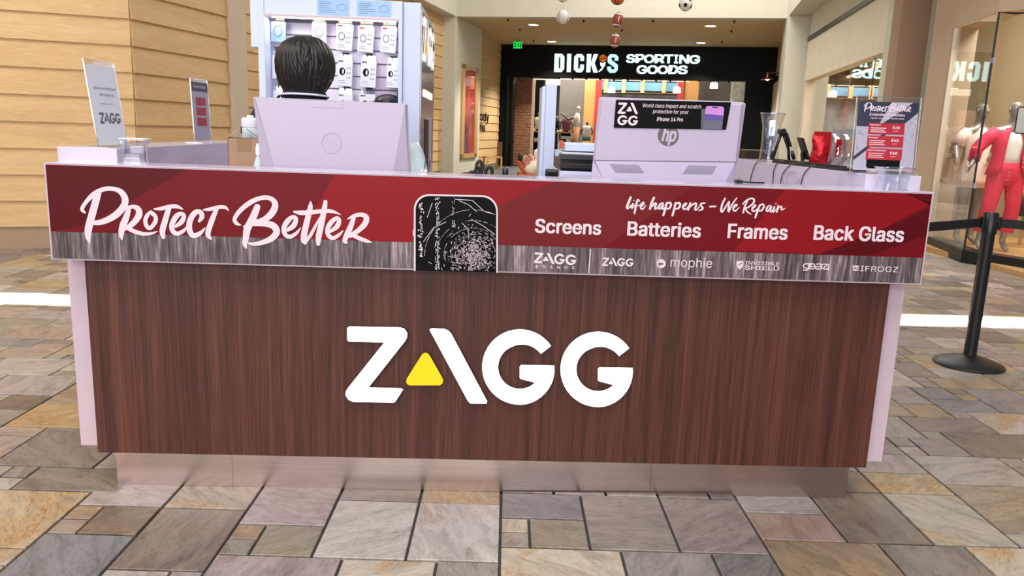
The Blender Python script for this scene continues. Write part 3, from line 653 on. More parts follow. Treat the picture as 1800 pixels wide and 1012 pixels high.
b = MB(); brush(b, ST2, sgn, 6.4286, (400, 330)); b.build('script_lettering', 'pinkw', fb, label='white brush script reading Better')
ST3 = [[(210, 130, 42), (170, 230, 50), (135, 330, 46), (160, 350, 32), (215, 290, 22)], [(255, 260, 36), (225, 330, 40), (245, 340, 26), (290, 280, 18)], [(275, 195, 32), (281, 195, 28)],
 [(385, 210, 22), (352, 178, 34), (320, 270, 40), (300, 370, 42), (285, 450, 34)], [(300, 300, 26), (380, 290, 22)], [(420, 310, 26), (470, 262, 32), (458, 228, 28), (412, 280, 40), (410, 345, 36), (450, 360, 32), (515, 290, 15)],
 [(670, 140, 44), (625, 240, 48), (590, 360, 44)], [(600, 340, 26), (680, 260, 40), (712, 255, 38), (690, 330, 40), (700, 365, 32), (760, 310, 22)],
 [(850, 240, 28), (790, 270, 40), (758, 340, 40), (790, 355, 34), (858, 262, 34), (832, 340, 40), (850, 365, 28), (890, 320, 22)], [(925, 240, 40), (890, 370, 44), (855, 485, 42)], [(900, 270, 30), (980, 235, 40), (1008, 280, 40), (970, 350, 40), (910, 360, 26)],
 [(1100, 240, 40), (1065, 380, 44), (1035, 490, 42)], [(1080, 270, 30), (1160, 240, 40), (1188, 280, 40), (1150, 350, 40), (1090, 360, 26)], [(1230, 330, 26), (1300, 280, 32), (1306, 245, 30), (1252, 290, 40), (1250, 350, 40), (1300, 365, 32), (1350, 310, 22)],
 [(1390, 245, 40), (1365, 320, 42), (1345, 380, 38)], [(1370, 330, 26), (1460, 258, 36), (1508, 264, 40), (1482, 350, 40), (1500, 385, 32), (1560, 320, 22)], [(1685, 245, 18), (1620, 252, 36), (1584, 290, 36), (1630, 330, 40), (1620, 370, 36), (1555, 390, 22)]]
ST4 = [[(90, 315, 34), (200, 310, 34)], [(390, 155, 36), (340, 250, 38), (310, 370, 42), (330, 420, 38), (400, 320, 32), (470, 215, 32), (460, 300, 36), (455, 420, 38), (530, 270, 32), (620, 145, 24)],
 [(555, 340, 26), (620, 290, 32), (608, 268, 28), (562, 310, 36), (552, 375, 36), (590, 400, 32), (670, 330, 15)], [(830, 195, 32), (780, 310, 38), (745, 435, 34)], [(735, 270, 24), (800, 200, 28), (890, 155, 32), (958, 172, 38), (950, 240, 38), (860, 320, 32), (790, 350, 26)],
 [(790, 350, 28), (830, 420, 32), (905, 465, 18)], [(920, 370, 26), (990, 300, 32), (978, 282, 30), (932, 340, 36), (930, 400, 36), (980, 400, 28), (1030, 350, 22)], [(1080, 280, 36), (1030, 400, 42), (985, 530, 38)], [(1060, 300, 28), (1130, 268, 36), (1158, 310, 36), (1110, 390, 36), (1050, 400, 26)],
 [(1270, 290, 26), (1220, 330, 36), (1207, 395, 36), (1240, 400, 32), (1308, 302, 32), (1280, 390, 36), (1300, 420, 28), (1350, 350, 22)], [(1365, 320, 32), (1335, 400, 36), (1350, 420, 26), (1400, 360, 18)], [(1395, 260, 32), (1400, 262, 28)],
 [(1440, 300, 36), (1410, 420, 36)], [(1420, 370, 24), (1490, 312, 32), (1508, 330, 30), (1505, 380, 32), (1580, 345, 12)]]
b = MB(); brush(b, ST3, sgn, 11.25, (1090, 335), 4); brush(b, ST4, sgn, 11.25, (1240, 335), 4); b.build('script_line', 'pinkw', fb, label='small white script reading life happens - We Repair')
for wd, bl, br, h in (('Screens', (941, 408), (1055, 412), 23), ('Batteries', (1103, 413), (1230, 417), 23.5), ('Frames', (1279, 417.5), (1382, 420.5), 24), ('Back Glass', (1430, 420.5), (1586, 424.5), 24)):
    b = MB(); letter(b, wd, SG, bl, br, h, L2, .034, space=1.01); b.build('word', 'pinkw', fb)
b = MB(); logopx(b, SG, (938.5, 462), (1012, 466.5), (939.5, 443), L2); b.build('wordmark', 'pinkw', fb)
b = MB()
for i, ch in enumerate('BRANDS'): letter(b, ch, SG, (941.5+i*12.7, 471.2+i*.28), (945.8+i*12.7, 471.3+i*.28), 5.4, L2, .015)
b.build('small_word', 'pinkw', fb); b = MB(); b.add([SG.on(x, y, L2) for x, y in ((1037, 437), (1039, 437), (1036, 480.5), (1034, 480.5))], [(0, 1, 2, 3)]); b.build('divider_line', 'pinkw', fb)
b = MB(); logopx(b, SG, (1058, 467), (1113, 468.5), (1059, 452.5), L2); b.build('wordmark', 'pinkw', fb)
b = MB(); b.add([SG.on(1162.3+7.9*math.cos(a), 463.2+7.9*math.sin(a), L2) for a in [R(k*15) for k in range(24)]], [tuple(range(24))]); b.build('logo_disc', 'pinkw', fb); b = MB(); letter(b, 'mophie', SG, (1178, 468.5), (1251, 470.5), 16.5, L2, -.004); b.build('small_word', 'pinkw', fb)
flat([(1157, 461), (1158.6, 461), (1159, 463), (1160, 461.5), (1161.6, 461.6), (1162, 463), (1163, 461.8), (1165, 462), (1165, 463.6), (1167.6, 463), (1166, 465), (1163.6, 464.6), (1162.6, 466), (1160.6, 465.4), (1160.4, 467), (1158, 466.6)], L2+.0003, 'logo_mark', 'inkg', fb)
flat([(1294.5, 459.4), (1299, 458.2), (1307, 459), (1307, 465), (1305, 470), (1300, 473.8), (1296, 470), (1294.5, 466)], L2, 'shield_mark', 'pinkw', fb)
flat([(1295.5, 466.3), (1301, 463.2), (1306, 460.5), (1302.5, 464.2), (1298.5, 465.6)], L2+.0003, 'shield_cut', 'inkg', fb)
b = MB(); letter(b, 'INVISIBLE', SG, (1309.5, 464.6), (1369.5, 466.2), 6, L2, .012); b.build('small_word', 'pinkw', fb); b = MB(); letter(b, 'SHIELD', SG, (1308.5, 473.4), (1369, 475.2), 7.2, L2, .03); b.build('small_word', 'pinkw', fb)
GE = [[(300, 245, 18), (300, 205, 18), (215, 205, 18), (190, 235, 18), (215, 265, 18), (265, 268, 18), (275, 210, 18), (268, 280, 18), (240, 297, 16), (190, 296, 16)], [(275, 240, 14), (360, 242, 18), (345, 205, 18), (290, 208, 18), (280, 270, 18), (350, 275, 16)],
      [(385, 208, 16), (450, 208, 18), (455, 275, 18), (380, 275, 18), (372, 245, 16), (450, 243, 16)], [(465, 280, 16), (470, 215, 18), (535, 207, 16)], [(560, 298, 18), (575, 207, 18), (485, 275, 18), (580, 277, 14)]]
b = MB(); brush(b, GE, sgn, 8.5714, (1390, 440), 3); b.build('small_word', 'pinkw', fb); b = MB(); letter(b, 'IFROGZ', SG, (1511.5, 476), (1577.5, 478.2), 9.3, L2, .008, space=1.04); b.build('small_word', 'pinkw', fb)
flat([(1499.5, 466.3), (1509.5, 466.6), (1508.6, 476), (1498.8, 475.7)], L2, 'logo_mark', 'pinkw', fb)
b = MB(); brush(b, [[(945, 285, 9), (985, 245, 9)], [(965, 265, 9), (1010, 290, 9)], [(985, 285, 9), (1015, 250, 9)], [(950, 255, 8), (975, 280, 8)]], lambda x, y: SG.on(x, y, L2+.0003), 8.5714, (1390, 440), 2); b.build('logo_mark', 'inkg', fb)
# cracked phone print
def rrect_px(x0, y0, x1, y1, r, sl, bot=False, n=7):
    o = []
    for cx, cy, a0 in ((x1-r, y0+r, -90), (x1, y1, None), (x0, y1, None), (x0+r, y0+r, 180)):
        if a0 is None: o.append((cx, cy))
        else: o += [(cx+r*math.cos(R(a0+90*i/n)), cy+r*math.sin(R(a0+90*i/n))) for i in range(n+1)]
    return [(x, y+(x-x0)*sl) for x, y in o]
def tophone(pts): return [(x+(y-341)*-.0, y) for x, y in pts]
flat(rrect_px(727.5, 340.5, 875, 476, 27, .022), .0026, 'phone_frame', 'pinkw', fb)
flat(rrect_px(730.5, 343.5, 872.3, 476, 25, .022), .0029, 'phone_screen', 'ink', fb)
flat([(726, 403), (728, 403), (727.6, 414), (725.6, 414)], .0026, 'phone_button', 'pinkw', fb)
rnd = random.Random(3); b = MB(); g = lambda x, y: SG.on(x, y, .0033)
def seg(x0, y0, x1, y1, wd):
    for x, y in ((x0, y0), (x1, y1)):
        if not (732 < x < 871 and 346 < y < 474+(x-727)*.022) or ((x > 850 or x < 750) and y < 356): return
    dx, dy = x1-x0, y1-y0; l = math.hypot(dx, dy) or 1; nx, ny = -dy/l*wd/2, dx/l*wd/2
    b.add([g(x0+nx, y0+ny), g(x1+nx, y1+ny), g(x1-nx, y1-ny), g(x0-nx, y0-ny)], [(0, 1, 2, 3)])
cx, cy = 832, 450
for i in range(900):
    rad = abs(rnd.gauss(0, 26))+2; a = rnd.uniform(0, 360); a2 = a+rnd.uniform(4, 16)*(14/(rad+6)+.25)
    if rnd.random() < .65: seg(cx+rad*math.cos(R(a)), cy+rad*math.sin(R(a)), cx+rad*math.cos(R(a2))+rnd.uniform(-1, 1), cy+rad*math.sin(R(a2))+rnd.uniform(-1, 1), rnd.uniform(.3, .9))
    else: seg(cx+rad*math.cos(R(a)), cy+rad*math.sin(R(a)), cx+(rad+rnd.uniform(2, 6))*math.cos(R(a+3)), cy+(rad+rnd.uniform(2, 6))*math.sin(R(a+3)), rnd.uniform(.3, .8))
for rad in (40, 52, 66, 86):
    for i in range(26):
        a = rnd.uniform(170, 350); a2 = a+rnd.uniform(3, 12); seg(cx+rad*math.cos(R(a)), cy+rad*.95*math.sin(R(a)), cx+rad*math.cos(R(a2)), cy+rad*.95*math.sin(R(a2)), rnd.uniform(.3, .8))
for x0, dens, wd in ((740, 70, 2.6), (769, 130, 1.5), (797, 36, 1.0)):
    for i in range(dens):
        y = rnd.uniform(346, 474 if x0 != 740 else 450); x = x0+rnd.gauss(0, 1.8); seg(x, y, x+rnd.uniform(-.6, .6), y+rnd.uniform(1, 4), wd*rnd.uniform(.4, 1))
for p in (((744, 425), (762, 400), (784, 390)), ((800, 350), (830, 352), (852, 372), (868, 376)), ((806, 352), (824, 360), (838, 372)), ((870, 412), (848, 396), (828, 385)), ((812, 392), (822, 402), (824, 412)), ((751, 382), (760, 356)), ((862, 418), (867, 428), (872, 424))):
    for i in range(len(p)-1): seg(*p[i], *p[i+1], .9)
b.build('crack_print', 'pinkw', fb, kind='stuff')
# --- lit letters on the front panel
for k, nm in (('Z', 'lit_letter'), ('tri', 'lit_triangle'), ('A', 'lit_letter'), ('G', 'lit_letter'), ('G2', 'lit_letter')):
    pts = [(580+x/3.2143, 540+y/3.2143) for x, y in LOGO[k]]
    L = MB().prism([PN.on(x, y, .021) for x, y in pts], [PN.on(x, y, .0205) for x, y in pts]).build(nm, 'lity' if k == 'tri' else 'lit', kc, label='glowing yellow triangle' if k == 'tri' else None)
    cx_ = sum(p[0] for p in pts)/len(pts); cy_ = sum(p[1] for p in pts)/len(pts)
    MB().prism([PN.on(x, y+.0, .0204) for x, y in pts], [PN.on(x, y, .0) for x, y in pts]).build('letter_return', 'rim', L)

# ================================================================== THINGS ON THE COUNTER
WS = .965
# --- left all-in-one computer seen from behind
def panelpoly(pl, pts, lift): return [pl.on(x, y, lift) for x, y in pts]
ML = Pl(0, .25, 0)
t = thing('computer', 'pale lavender all-in-one computer seen from behind, hiding the attendant', 'computer', at(590, 300, Y=.27)*1)
t.location.z = WS; TM[t.name] = Matrix.Translation(t.location)
outer = [(444.5, 170), (717, 182), (720, 308.5), (461, 298.5)]; outer += [];
b = MB().prism(panelpoly(ML, outer, 0), panelpoly(ML, outer, -.022)); b.build('shell', 'silver', t, bevel=.004)
inner = [(447, 171.5), (714, 183.5), (690, 307), (482, 299)]
b = MB(); A0 = panelpoly(ML, [(446, 171), (716, 183), (719, 308), (463, 298.5)], .0); A1 = panelpoly(ML, [(449, 173), (712, 184.5), (690, 306.5), (484, 298.5)], .022)
b.prism(A1, A0); b.build('back_cover', 'silver', t, bevel=.002)
b = MB().pxprism(ML, [(552.5, 180.5), (604.5, 182.5), (604.2, 191), (552.2, 188.8)], .0, .0232); b.build('camera_housing', 'silver', t, bevel=.0008)
b = MB(); cx_, cy_ = 583, 251
b.tube([ML.on(cx_+17*math.cos(R(a)), cy_+18*math.sin(R(a)), .023) for a in range(0, 361, 12)], .0012, 6); letter(b, 'hp', ML, (572, 258), (596, 259), 22, .0228, 0, shear=.25); b.build('embossed_logo', 'silver', t)
b = MB().box((-.73, .26, WS), (-.5, .46, WS+.012)); b.box((-.65, .275, WS), (-.58, .31, WS+.28)); b.build('stand', 'silver', t, bevel=.004)
# --- right all-in-one computer with an advert card
MR = Pl(0, .25, 0)
t = thing('computer', 'pale lavender all-in-one computer with a black advert card across its back', 'computer', (.66, .27, WS))
OUT = [(1053, 171.5), (1060, 170.5), (1304, 179.3), (1311, 182), (1297, 286), (1288, 325.5), (1038.5, 316), (1042, 283)]
MB().prism(panelpoly(MR, OUT, 0), panelpoly(MR, OUT, -.025)).build('shell', 'silver', t, bevel=.004)
b = MB(); u1 = panelpoly(MR, [(1054, 173), (1309, 182), (1296, 285.5), (1042.5, 282.5)], 0); u2 = panelpoly(MR, [(1060, 176), (1303, 184.5), (1293, 284.5), (1046, 281.5)], .016); b.prism(u2, u1); b.build('back_cover', 'silver', t, bevel=.0015)
b = MB(); u1 = panelpoly(MR, [(1043, 283.2), (1295, 286.2), (1287, 325), (1039.5, 315.5)], 0); u2 = panelpoly(MR, [(1046, 282.6), (1292, 285.6), (1272, 324), (1062, 316.5)], .017)
b.prism([u2[0], u2[1], u2[2]+MR.n*.003, u2[3]+MR.n*.003], u1); b.build('lower_cover', pbr('pale_cool_plastic', (194, 188, 216), .32, var=.015), t, bevel=.0015)
for q0 in ([(1072, 288), (1123.5, 290), (1134, 305), (1082.5, 304)], [(1211.5, 290.5), (1262, 292), (1253, 307), (1200, 306)]):
    v = MB(); P = [MR.on(x, y, .026) for x, y in q0]; nx_, ny_ = 20, 8
    for i in range(nx_):
        for j in range(ny_):
            f = lambda a, c: P[0]*(1-a)*(1-c)+P[1]*a*(1-c)+P[2]*a*c+P[3]*(1-a)*c
            v.add([f((i+.08)/nx_, (j+.1)/ny_)-MR.n*(.0082-.0022*j/ny_), f((i+.72)/nx_, (j+.1)/ny_)-MR.n*(.0082-.0022*j/ny_), f((i+.72)/nx_, (j+.72)/ny_)-MR.n*(.0080-.0022*j/ny_), f((i+.08)/nx_, (j+.72)/ny_)-MR.n*(.0080-.0022*j/ny_)], [(0, 1, 2, 3)])
    v.build('vent', 'grille', t, kind='stuff')
lg = MB().pxprism(MR, [(1173+18.3*math.cos(R(a)), 238+18.3*math.sin(R(a))) for a in range(0, 360, 12)], .015, .0175).build('logo_disc', 'hpgrey', t)
b = MB(); letter(b, 'hp', MR, (1161.5, 247.5), (1185.5, 248.5), 23, .0182, .035, shear=.25); b.build('logo_letters', 'silver', lg)
cd = MB().pxprism(MR, [(1081.5, 175.5), (1282.5, 179.8), (1273.5, 227.8), (1077.5, 224.6)], .0165, .0195).build('advert_card', 'ink', t)
b = MB()
MRn = lambda x, y: MR.on(x, y, .0202)
for key, uv in (('Z', (1084.5, 200.5, 1101.5, 179.5)), ('tri', None), ('A', None)):
    pass
def logopart(b, pl, keys, u0, u1, a, bb, tt, lift):
    A, B, T = pl.on(*a), pl.on(*bb), pl.on(*tt)
    for k in keys: b.add([A+(B-A)*((u-u0)/(u1-u0))+(T-A)*v+pl.n*lift for u, v in LUV[k]], [tuple(range(len(LUV[k])))])
logopart(b, MR, ('Z', 'tri', 'A'), 0, .492, (1084, 200.2), (1119.5, 201), (1085.5, 180.3), .0202); logopart(b, MR, ('G', 'G2'), .472, 1, (1082.8, 220), (1118.8, 221), (1084.5, 202.6), .0202)
b.build('card_wordmark', 'pinkw', cd); b = MB(); letter(b, 'World class impact and scratch', MR, (1128, 188.5), (1230, 191), 6.2, .0202, .004, shear=.15); b.build('card_line', 'pinkw', cd); b = MB(); letter(b, 'protection for your', MR, (1145.5, 198.8), (1208, 200.4), 6.2, .0202, .004, shear=.15); b.build('card_line', 'pinkw', cd); b = MB(); letter(b, 'iPhone 14 Pro', MR, (1152.5, 212.6), (1198, 213.6), 6.4, .0202, .018, shear=.15); b.build('card_line', 'pinkw', cd)
for pts, c, l in (([(1233, 191.5), (1242, 191.5), (1266, 226.5), (1232, 226.5)], (92, 92, 104), .0201), ([(1241, 188), (1244, 186), (1269, 187), (1273, 190), (1271, 210), (1237.5, 208)], (206, 140, 214), .0204), ([(1239, 200), (1272, 203), (1270, 214), (1237, 210)], (98, 74, 160), .0206), ([(1238, 211), (1271, 212), (1269, 226.8), (1236, 226.5)], (104, 104, 122), .0207), ([(1252, 187.5), (1262, 188), (1262, 189.8), (1252, 189.3)], (12, 12, 14), .021)):
    flat(pts, l, 'phone_print', pbr('print_%d_%d_%d' % c, c, .4), cd, MR)
b = MB().box((.55, .26, WS), (.78, .46, WS+.012)); b.box((.63, .28, WS), (.71, .31, WS+.28)); b.build('stand', 'silver', t, bevel=.004)

# --- acrylic notices
def acrylic_sign(label, base, wd, ht, yaw, lean, grp_=None):
    t = thing('acrylic_sign_holder', label, 'sign holder', base, yaw)
    L = Matrix.Rotation(lean, 4, 'X')
    MB().box((-wd/2, -.0015, .004), (wd/2, .0015, ht)).xf(L).build('panel', 'acr', t, world=False)
    e = MB()
    for a, c in (((-wd/2, -.002, .004), (-wd/2+.0025, .002, ht)), ((wd/2-.0025, -.002, .004), (wd/2, .002, ht)), ((-wd/2, -.002, ht-.0025), (wd/2, .002, ht))): e.box(a, c)
    e.xf(L).build('polished_edge', 'acre', t, world=False)
    MB().box((-wd/2, -.035, 0), (wd/2, .045, .004)).build('foot', 'acre', t, world=False)
    return t, L
class LPl:
    """print plane in a sign's own axes: unit square to a card"""
    def __init__(s, t, L, wd, z0, z1, y=-.0022): s.M = L; s.wd = wd; s.z0 = z0; s.z1 = z1; s.y = y
    def p(s, u, v, l=0): return s.M @ Vector(((u-.5)*s.wd, s.y-l, s.z0+(s.z1-s.z0)*v))
def lwrite(b, lp, body, u0, u1, v, h, bold=.01, l=.0006, shear=0):
    vs, fs = glyphs(body, 0, shear); W = max(p.x for p in vs)
    for i, (ox, oy) in enumerate(bolden(bold)): b.add([lp.p(u0+(u1-u0)*(p.x+ox)/W, v+h*(p.y+oy), l+i*3e-5) for p in vs], fs)
def lquad(b, lp, pts, l): b.add([lp.p(u, v, l) for u, v in pts], [tuple(range(len(pts)))])
# right: price notice
bp = at(1551, 297, z=1.264)
bp = Vector((at(1551, 296, Y=.10).x, .10, 1.2625))
t, L = acrylic_sign('clear acrylic notice with three red price panels on the right ledge', bp, .236, .282, R(-6), R(-4))
lp_ = LPl(t, L, .218, .010, .262)
b = MB(); lquad(b, lp_, [(0, 0), (1, 0), (1, 1), (0, 1)], 0); pc = b.build('notice_card', pbr('notice_grey', (176, 172, 190), .4, var=.06, vs=14), t, world=False)
nv = pbr('notice_navy', (32, 36, 62), .35)
b = MB(); lquad(b, lp_, [(0, .64), (.35, .64), (.55, 1), (0, 1)], .0003); lquad(b, lp_, [(.8, .7), (1, .86), (1, 1), (.9, 1), (.35, .64)], .0003); lquad(b, lp_, [(0, .14), (.5, .52), (.5, .58), (0, .2)], .0003); b.build('navy_print', nv, pc, world=False)
b = MB(); lquad(b, lp_, [(.22, .06), (.25, .03), (.75, .03), (.78, .06), (.78, .3), (.22, .3)], .0005); b.build('phone_print', 'ink', pc, world=False)
b = MB()
nr = pbr('notice_red', (176, 18, 44), .4)
for v0 in (.16, .345, .53): b = MB(); lquad(b, lp_, [(.2, v0), (.8, v0), (.8, v0+.165), (.2, v0+.165)], .0007); b.build('price_panel', nr, pc, world=False)
b = MB()
for v0, pr, nm in ((.53, '$20', 'Standard'), (.345, '$40', 'Premium'), (.16, '$60', '360 Protection')):
    c2 = MB(); lwrite(c2, lp_, pr, .6, .72, v0+.085, .035, .03, .001); c2.build('price', 'pinkw', pc, world=False); c2 = MB(); lwrite(c2, lp_, nm, .225, .225+.0215*len(nm), v0+.125, .022, .02, .001); c2.build('plan_name', 'pinkw', pc, world=False)
    for k in range(3): lquad(b, lp_, [(.24, v0+.03+k*.028), (.5-.03*(k == 1), v0+.03+k*.028), (.5-.03*(k == 1), v0+.04+k*.028), (.24, v0+.04+k*.028)], .001)
    lquad(b, lp_, [(.61, v0+.05), (.7, v0+.05), (.7, v0+.055), (.61, v0+.055)], .001)
b.build('fine_print', 'pinkw', pc, world=False, kind='stuff'); b = MB(); lwrite(b, lp_, 'Extended Protection', .2, .78, .80, .034, .025, .001); b.build('notice_line', 'pinkw', pc, world=False); b = MB(); lwrite(b, lp_, 'repair coverage made easy', .22, .78, .755, .022, .005, .001, .2); b.build('notice_line', 'pinkw', pc, world=False); b = MB(); lwrite(b, lp_, 'See associate for more details', .03, .45, .008, .016, 0, .001); b.build('notice_line', 'pinkw', pc, world=False); b = MB()
fnn = lambda x, y: lp_.p(.11+.8*(x-150)/(1750+1640-150), .845+.14*(1-(y-60)/640), .001)
brush(b, ST1, fnn, 1, (0, 0), 3, nrm=Vector((0, -1, 0))); brush(b, [[(x+1640, y-20, w_) for x, y, w_ in s] for s in ST2], fnn, 1, (0, 0), 3); b.build('notice_script', 'pinkw', pc, world=False)
rnd = random.Random(5); b = MB()
for i in range(46):
    u, v = (rnd.uniform(.02, .18), rnd.uniform(.22, .6)) if i % 2 else (rnd.uniform(.82, .98), rnd.uniform(.5, .78)); r_ = rnd.uniform(.006, .014); a = rnd.uniform(0, 6)
    lquad(b, lp_, [(u+r_*math.cos(a+k*2.1), v+r_*.8*math.sin(a+k*2.1)) for k in range(3)], .0004)
b.build('fleck_print', nv, pc, world=False, kind='stuff')
# left: closed notice
bp = at(199, 252, Y=.15); bp = Vector((bp.x, .15, 1.2625))
t, L = acrylic_sign('clear acrylic holder with a pale blue return notice on the left ledge', bp, .216, .305, R(88), R(-6.5))
lp_ = LPl(t, L, .208, .006, .288)
b = MB(); lquad(b, lp_, [(0, 0), (1, 0), (1, 1), (0, 1)], 0); pc = b.build('notice_card', 'paper', t, world=False)
b = MB(); A, B, T = lp_.p(.18, .27, .0008), lp_.p(.9, .27, .0008), lp_.p(.18, .41, .0008); logo(b, A, B, T, Vector((0, 0, 0)), 0); b.build('notice_wordmark', 'inkg', pc, world=False); b = MB()
lwrite(b, lp_, 'Sorry we missed you!', .16, .9, .70, .035, .0, .0008); b.build('notice_line', 'inkg', pc, world=False); b = MB(); lwrite(b, lp_, 'Will return by', .3, .8, .62, .035, .0, .0008); b.build('notice_line', 'inkg', pc, world=False); b = MB(); lquad(b, lp_, [(.3, .52), (.52, .52), (.52, .525), (.3, .525)], .0008); lquad(b, lp_, [(.56, .52), (.72, .52), (.72, .525), (.56, .525)], .0008)
b.build('notice_rule', 'inkg', pc, world=False)
# left, farther: second price notice edge on
p2 = at(357, 246, X=-1.40); p2.z = 1.2625
t, L = acrylic_sign('narrow looking acrylic notice farther back on the left ledge', p2, .19, .295, R(86), R(-2))
lp_ = LPl(t, L, .18, .012, .28)
b = MB(); lquad(b, lp_, [(0, 0), (1, 0), (1, 1), (0, 1)], 0); pc = b.build('notice_card', bpy.data.materials['notice_grey'], t, world=False)
b = MB(); lquad(b, lp_, [(0, .84), (1, .84), (1, 1), (0, 1)], .0004); b.build('navy_print', nv, pc, world=False)
b = MB()
for v0 in (.25, .43, .6): b = MB(); lquad(b, lp_, [(.2, v0), (.8, v0), (.8, v0+.14), (.2, v0+.14)], .0006); b.build('price_panel', nr, pc, world=False)
b = MB(); lwrite(b, lp_, 'Protect Better', .12, .88, .9, .05, .01, .0008, .2); b.build('notice_lettering', 'pinkw', pc, world=False)

# --- clear acrylic bowls (square, flared lip)
def bowl(label, loc, wd, ht, yaw):
    t = thing('acrylic_bowl', label, 'bowl', loc, yaw, None)
    def sq(hw, z, n=6, r=.012):
        o = []
        for cx, cy, a0 in ((hw-r, hw-r, 0), (-hw+r, hw-r, 90), (-hw+r, -hw+r, 180), (hw-r, -hw+r, 270)): o += [(cx+r*math.cos(R(a0+90*i/n)), cy+r*math.sin(R(a0+90*i/n)), z) for i in range(n+1)]
        return o
    h = wd/2; pr = [(h*.8, 0), (h*.78, ht*.1), (h*.76, ht*.45), (h*.82, ht*.72), (h*.97, ht*.93), (h*1.03, ht)]
    rs_ = [sq(a, z) for a, z in pr]+[sq(a-.003, z) for a, z in pr[::-1][:-1]]+[sq(h*.77, .005)]
    MB().rings(rs_).build('body', 'acr', t, smooth='auto', world=False)
    e = MB().tube(sq(h*1.03, ht)+[sq(h*1.03, ht)[0]], .0016, 6); e.build('lip', 'acre', t, world=False)
    e = MB().tube(sq(h*.79, .002)+[sq(h*.79, .002)[0]], .0014, 6)
    for i in range(4):
        c = [sq(a, z)[3+7*i] for a, z in pr]; e.tube(c, .0011, 5)
    e.build('corner_edge', 'acre', t, world=False)
p_ = at(240, 291, z=1.2125); bowl('clear acrylic bowl on the left end of the counter top', (at(238, 288, Y=-.012).x, -.012, 1.2127), .09, .086, R(8))
bowl('clear acrylic bowl below the price notice on the right', (at(1570, 318, Y=-.06).x, -.06, 1.2127), .106, .078, R(-6))

# --- cardboard box with open flaps
p_ = at(419, 296, Y=.42); zt_ = at(420, 243, Y=.42).z
t = thing('cardboard_box', 'small open cardboard box beside the left computer', 'box', (p_.x, .5, WS), R(18))
bw, bd, bh = .125, .14, zt_-WS
for a, c in (((-bw/2, -bd/2, 0), (bw/2, -bd/2+.004, bh)), ((-bw/2, bd/2-.004, 0), (bw/2, bd/2, bh)), ((-bw/2, -bd/2, 0), (-bw/2+.004, bd/2, bh)), ((bw/2-.004, -bd/2, 0), (bw/2, bd/2, bh)), ((-bw/2, -bd/2, 0), (bw/2, bd/2, .004))):
    MB().box(a, c).build('board', 'card', t, world=False)
for side in (-1, 1):
    MB().hexa([(side*bw/2, -bd/2, bh), (side*bw/2, bd/2, bh), (side*bw*.12, bd/2, bh+.035), (side*bw*.12, -bd/2, bh+.035), (side*bw/2, -bd/2, bh+.003), (side*bw/2, bd/2, bh+.003), (side*bw*.12, bd/2, bh+.038), (side*bw*.12, -bd/2, bh+.038)]).build('flap', 'card', t, world=False)
MB().box((-.028, -bd/2-.0012, bh-.05), (.028, -bd/2, bh)).build('tape', 'tape', t, world=False)
b = MB()
lpx = Pl(0, 0, 90)
for tx, z_, h_ in (('340', .03, .018), ('35', bh-.04, .012)):
    vs, fs = glyphs(tx); W = max(v.x for v in vs); b = MB(); b.add([(bw/2+.0008, -.03+v.x/W*.05, bh-.16+z_*1.2+v.y*h_) for v in vs], fs); b.build('printing', 'inkg', t, world=False)
# --- wipes canister, scanner, bottle
p_ = at(441, 232, Y=.62)
t = thing('wipes_canister', 'white canister with a flip lid behind the cardboard box', 'canister', (p_.x, .62, WS), 0, None)
zc = at(441, 205, Y=.62).z-WS
MB().lathe([(.034, 0), (.036, .01), (.036, zc-.05), (.033, zc-.045)], 24).build('body', 'tealbag', t, smooth='auto', world=False)
MB().lathe([(.036, zc-.045), (.038, zc-.04), (.038, zc-.012), (.03, zc-.004), (.0, zc-.004)], 24).build('lid', 'paper', t, smooth='auto', world=False)
MB().box((-.012, -.012, zc-.004), (.012, .012, zc+.006)).build('pull_tab', 'paper', t, world=False, bevel=.002)
p_ = at(430, 230, Y=.66)
t = thing('barcode_scanner', 'black handheld scanner propped behind the cardboard box', 'scanner', (p_.x+.02, .69, WS), R(-20))
zc = at(427, 227, Y=.66).z-WS
MB().tube([(0, 0, zc-.2), (0, .0, zc-.05), (-.012, -.01, zc)], [.02, .018, .02], 12).build('handle', 'black', t, smooth=True, world=False)
MB().tube([(-.035, -.02, zc+.004), (0, 0, zc), (.045, .02, zc-.03)], [.024, .027, .02], 14).build('head', 'black', t, smooth=True, world=False)
MB().lathe([(.05, 0), (.05, .012), (.02, .02), (.014, zc-.19), (.0, zc-.19)], 20).build('base', 'black', t, smooth='auto', world=False)
p_ = at(455, 290, Y=.36)
t = thing('spray_bottle', 'slim white bottle squeezed between box and left computer', 'bottle', (p_.x, .36, WS))
zc = at(452, 252, Y=.36).z-WS
MB().lathe([(.02, 0), (.021, .01), (.021, zc*.72), (.012, zc*.82), (.008, zc*.84), (.008, zc*.88)], 20).build('body', 'tealbag', t, smooth='auto', world=False)
MB().lathe([(.011, zc*.86), (.011, zc*.95), (.006, zc), (0, zc)], 16).build('cap', 'paper', t, smooth='auto', world=False)
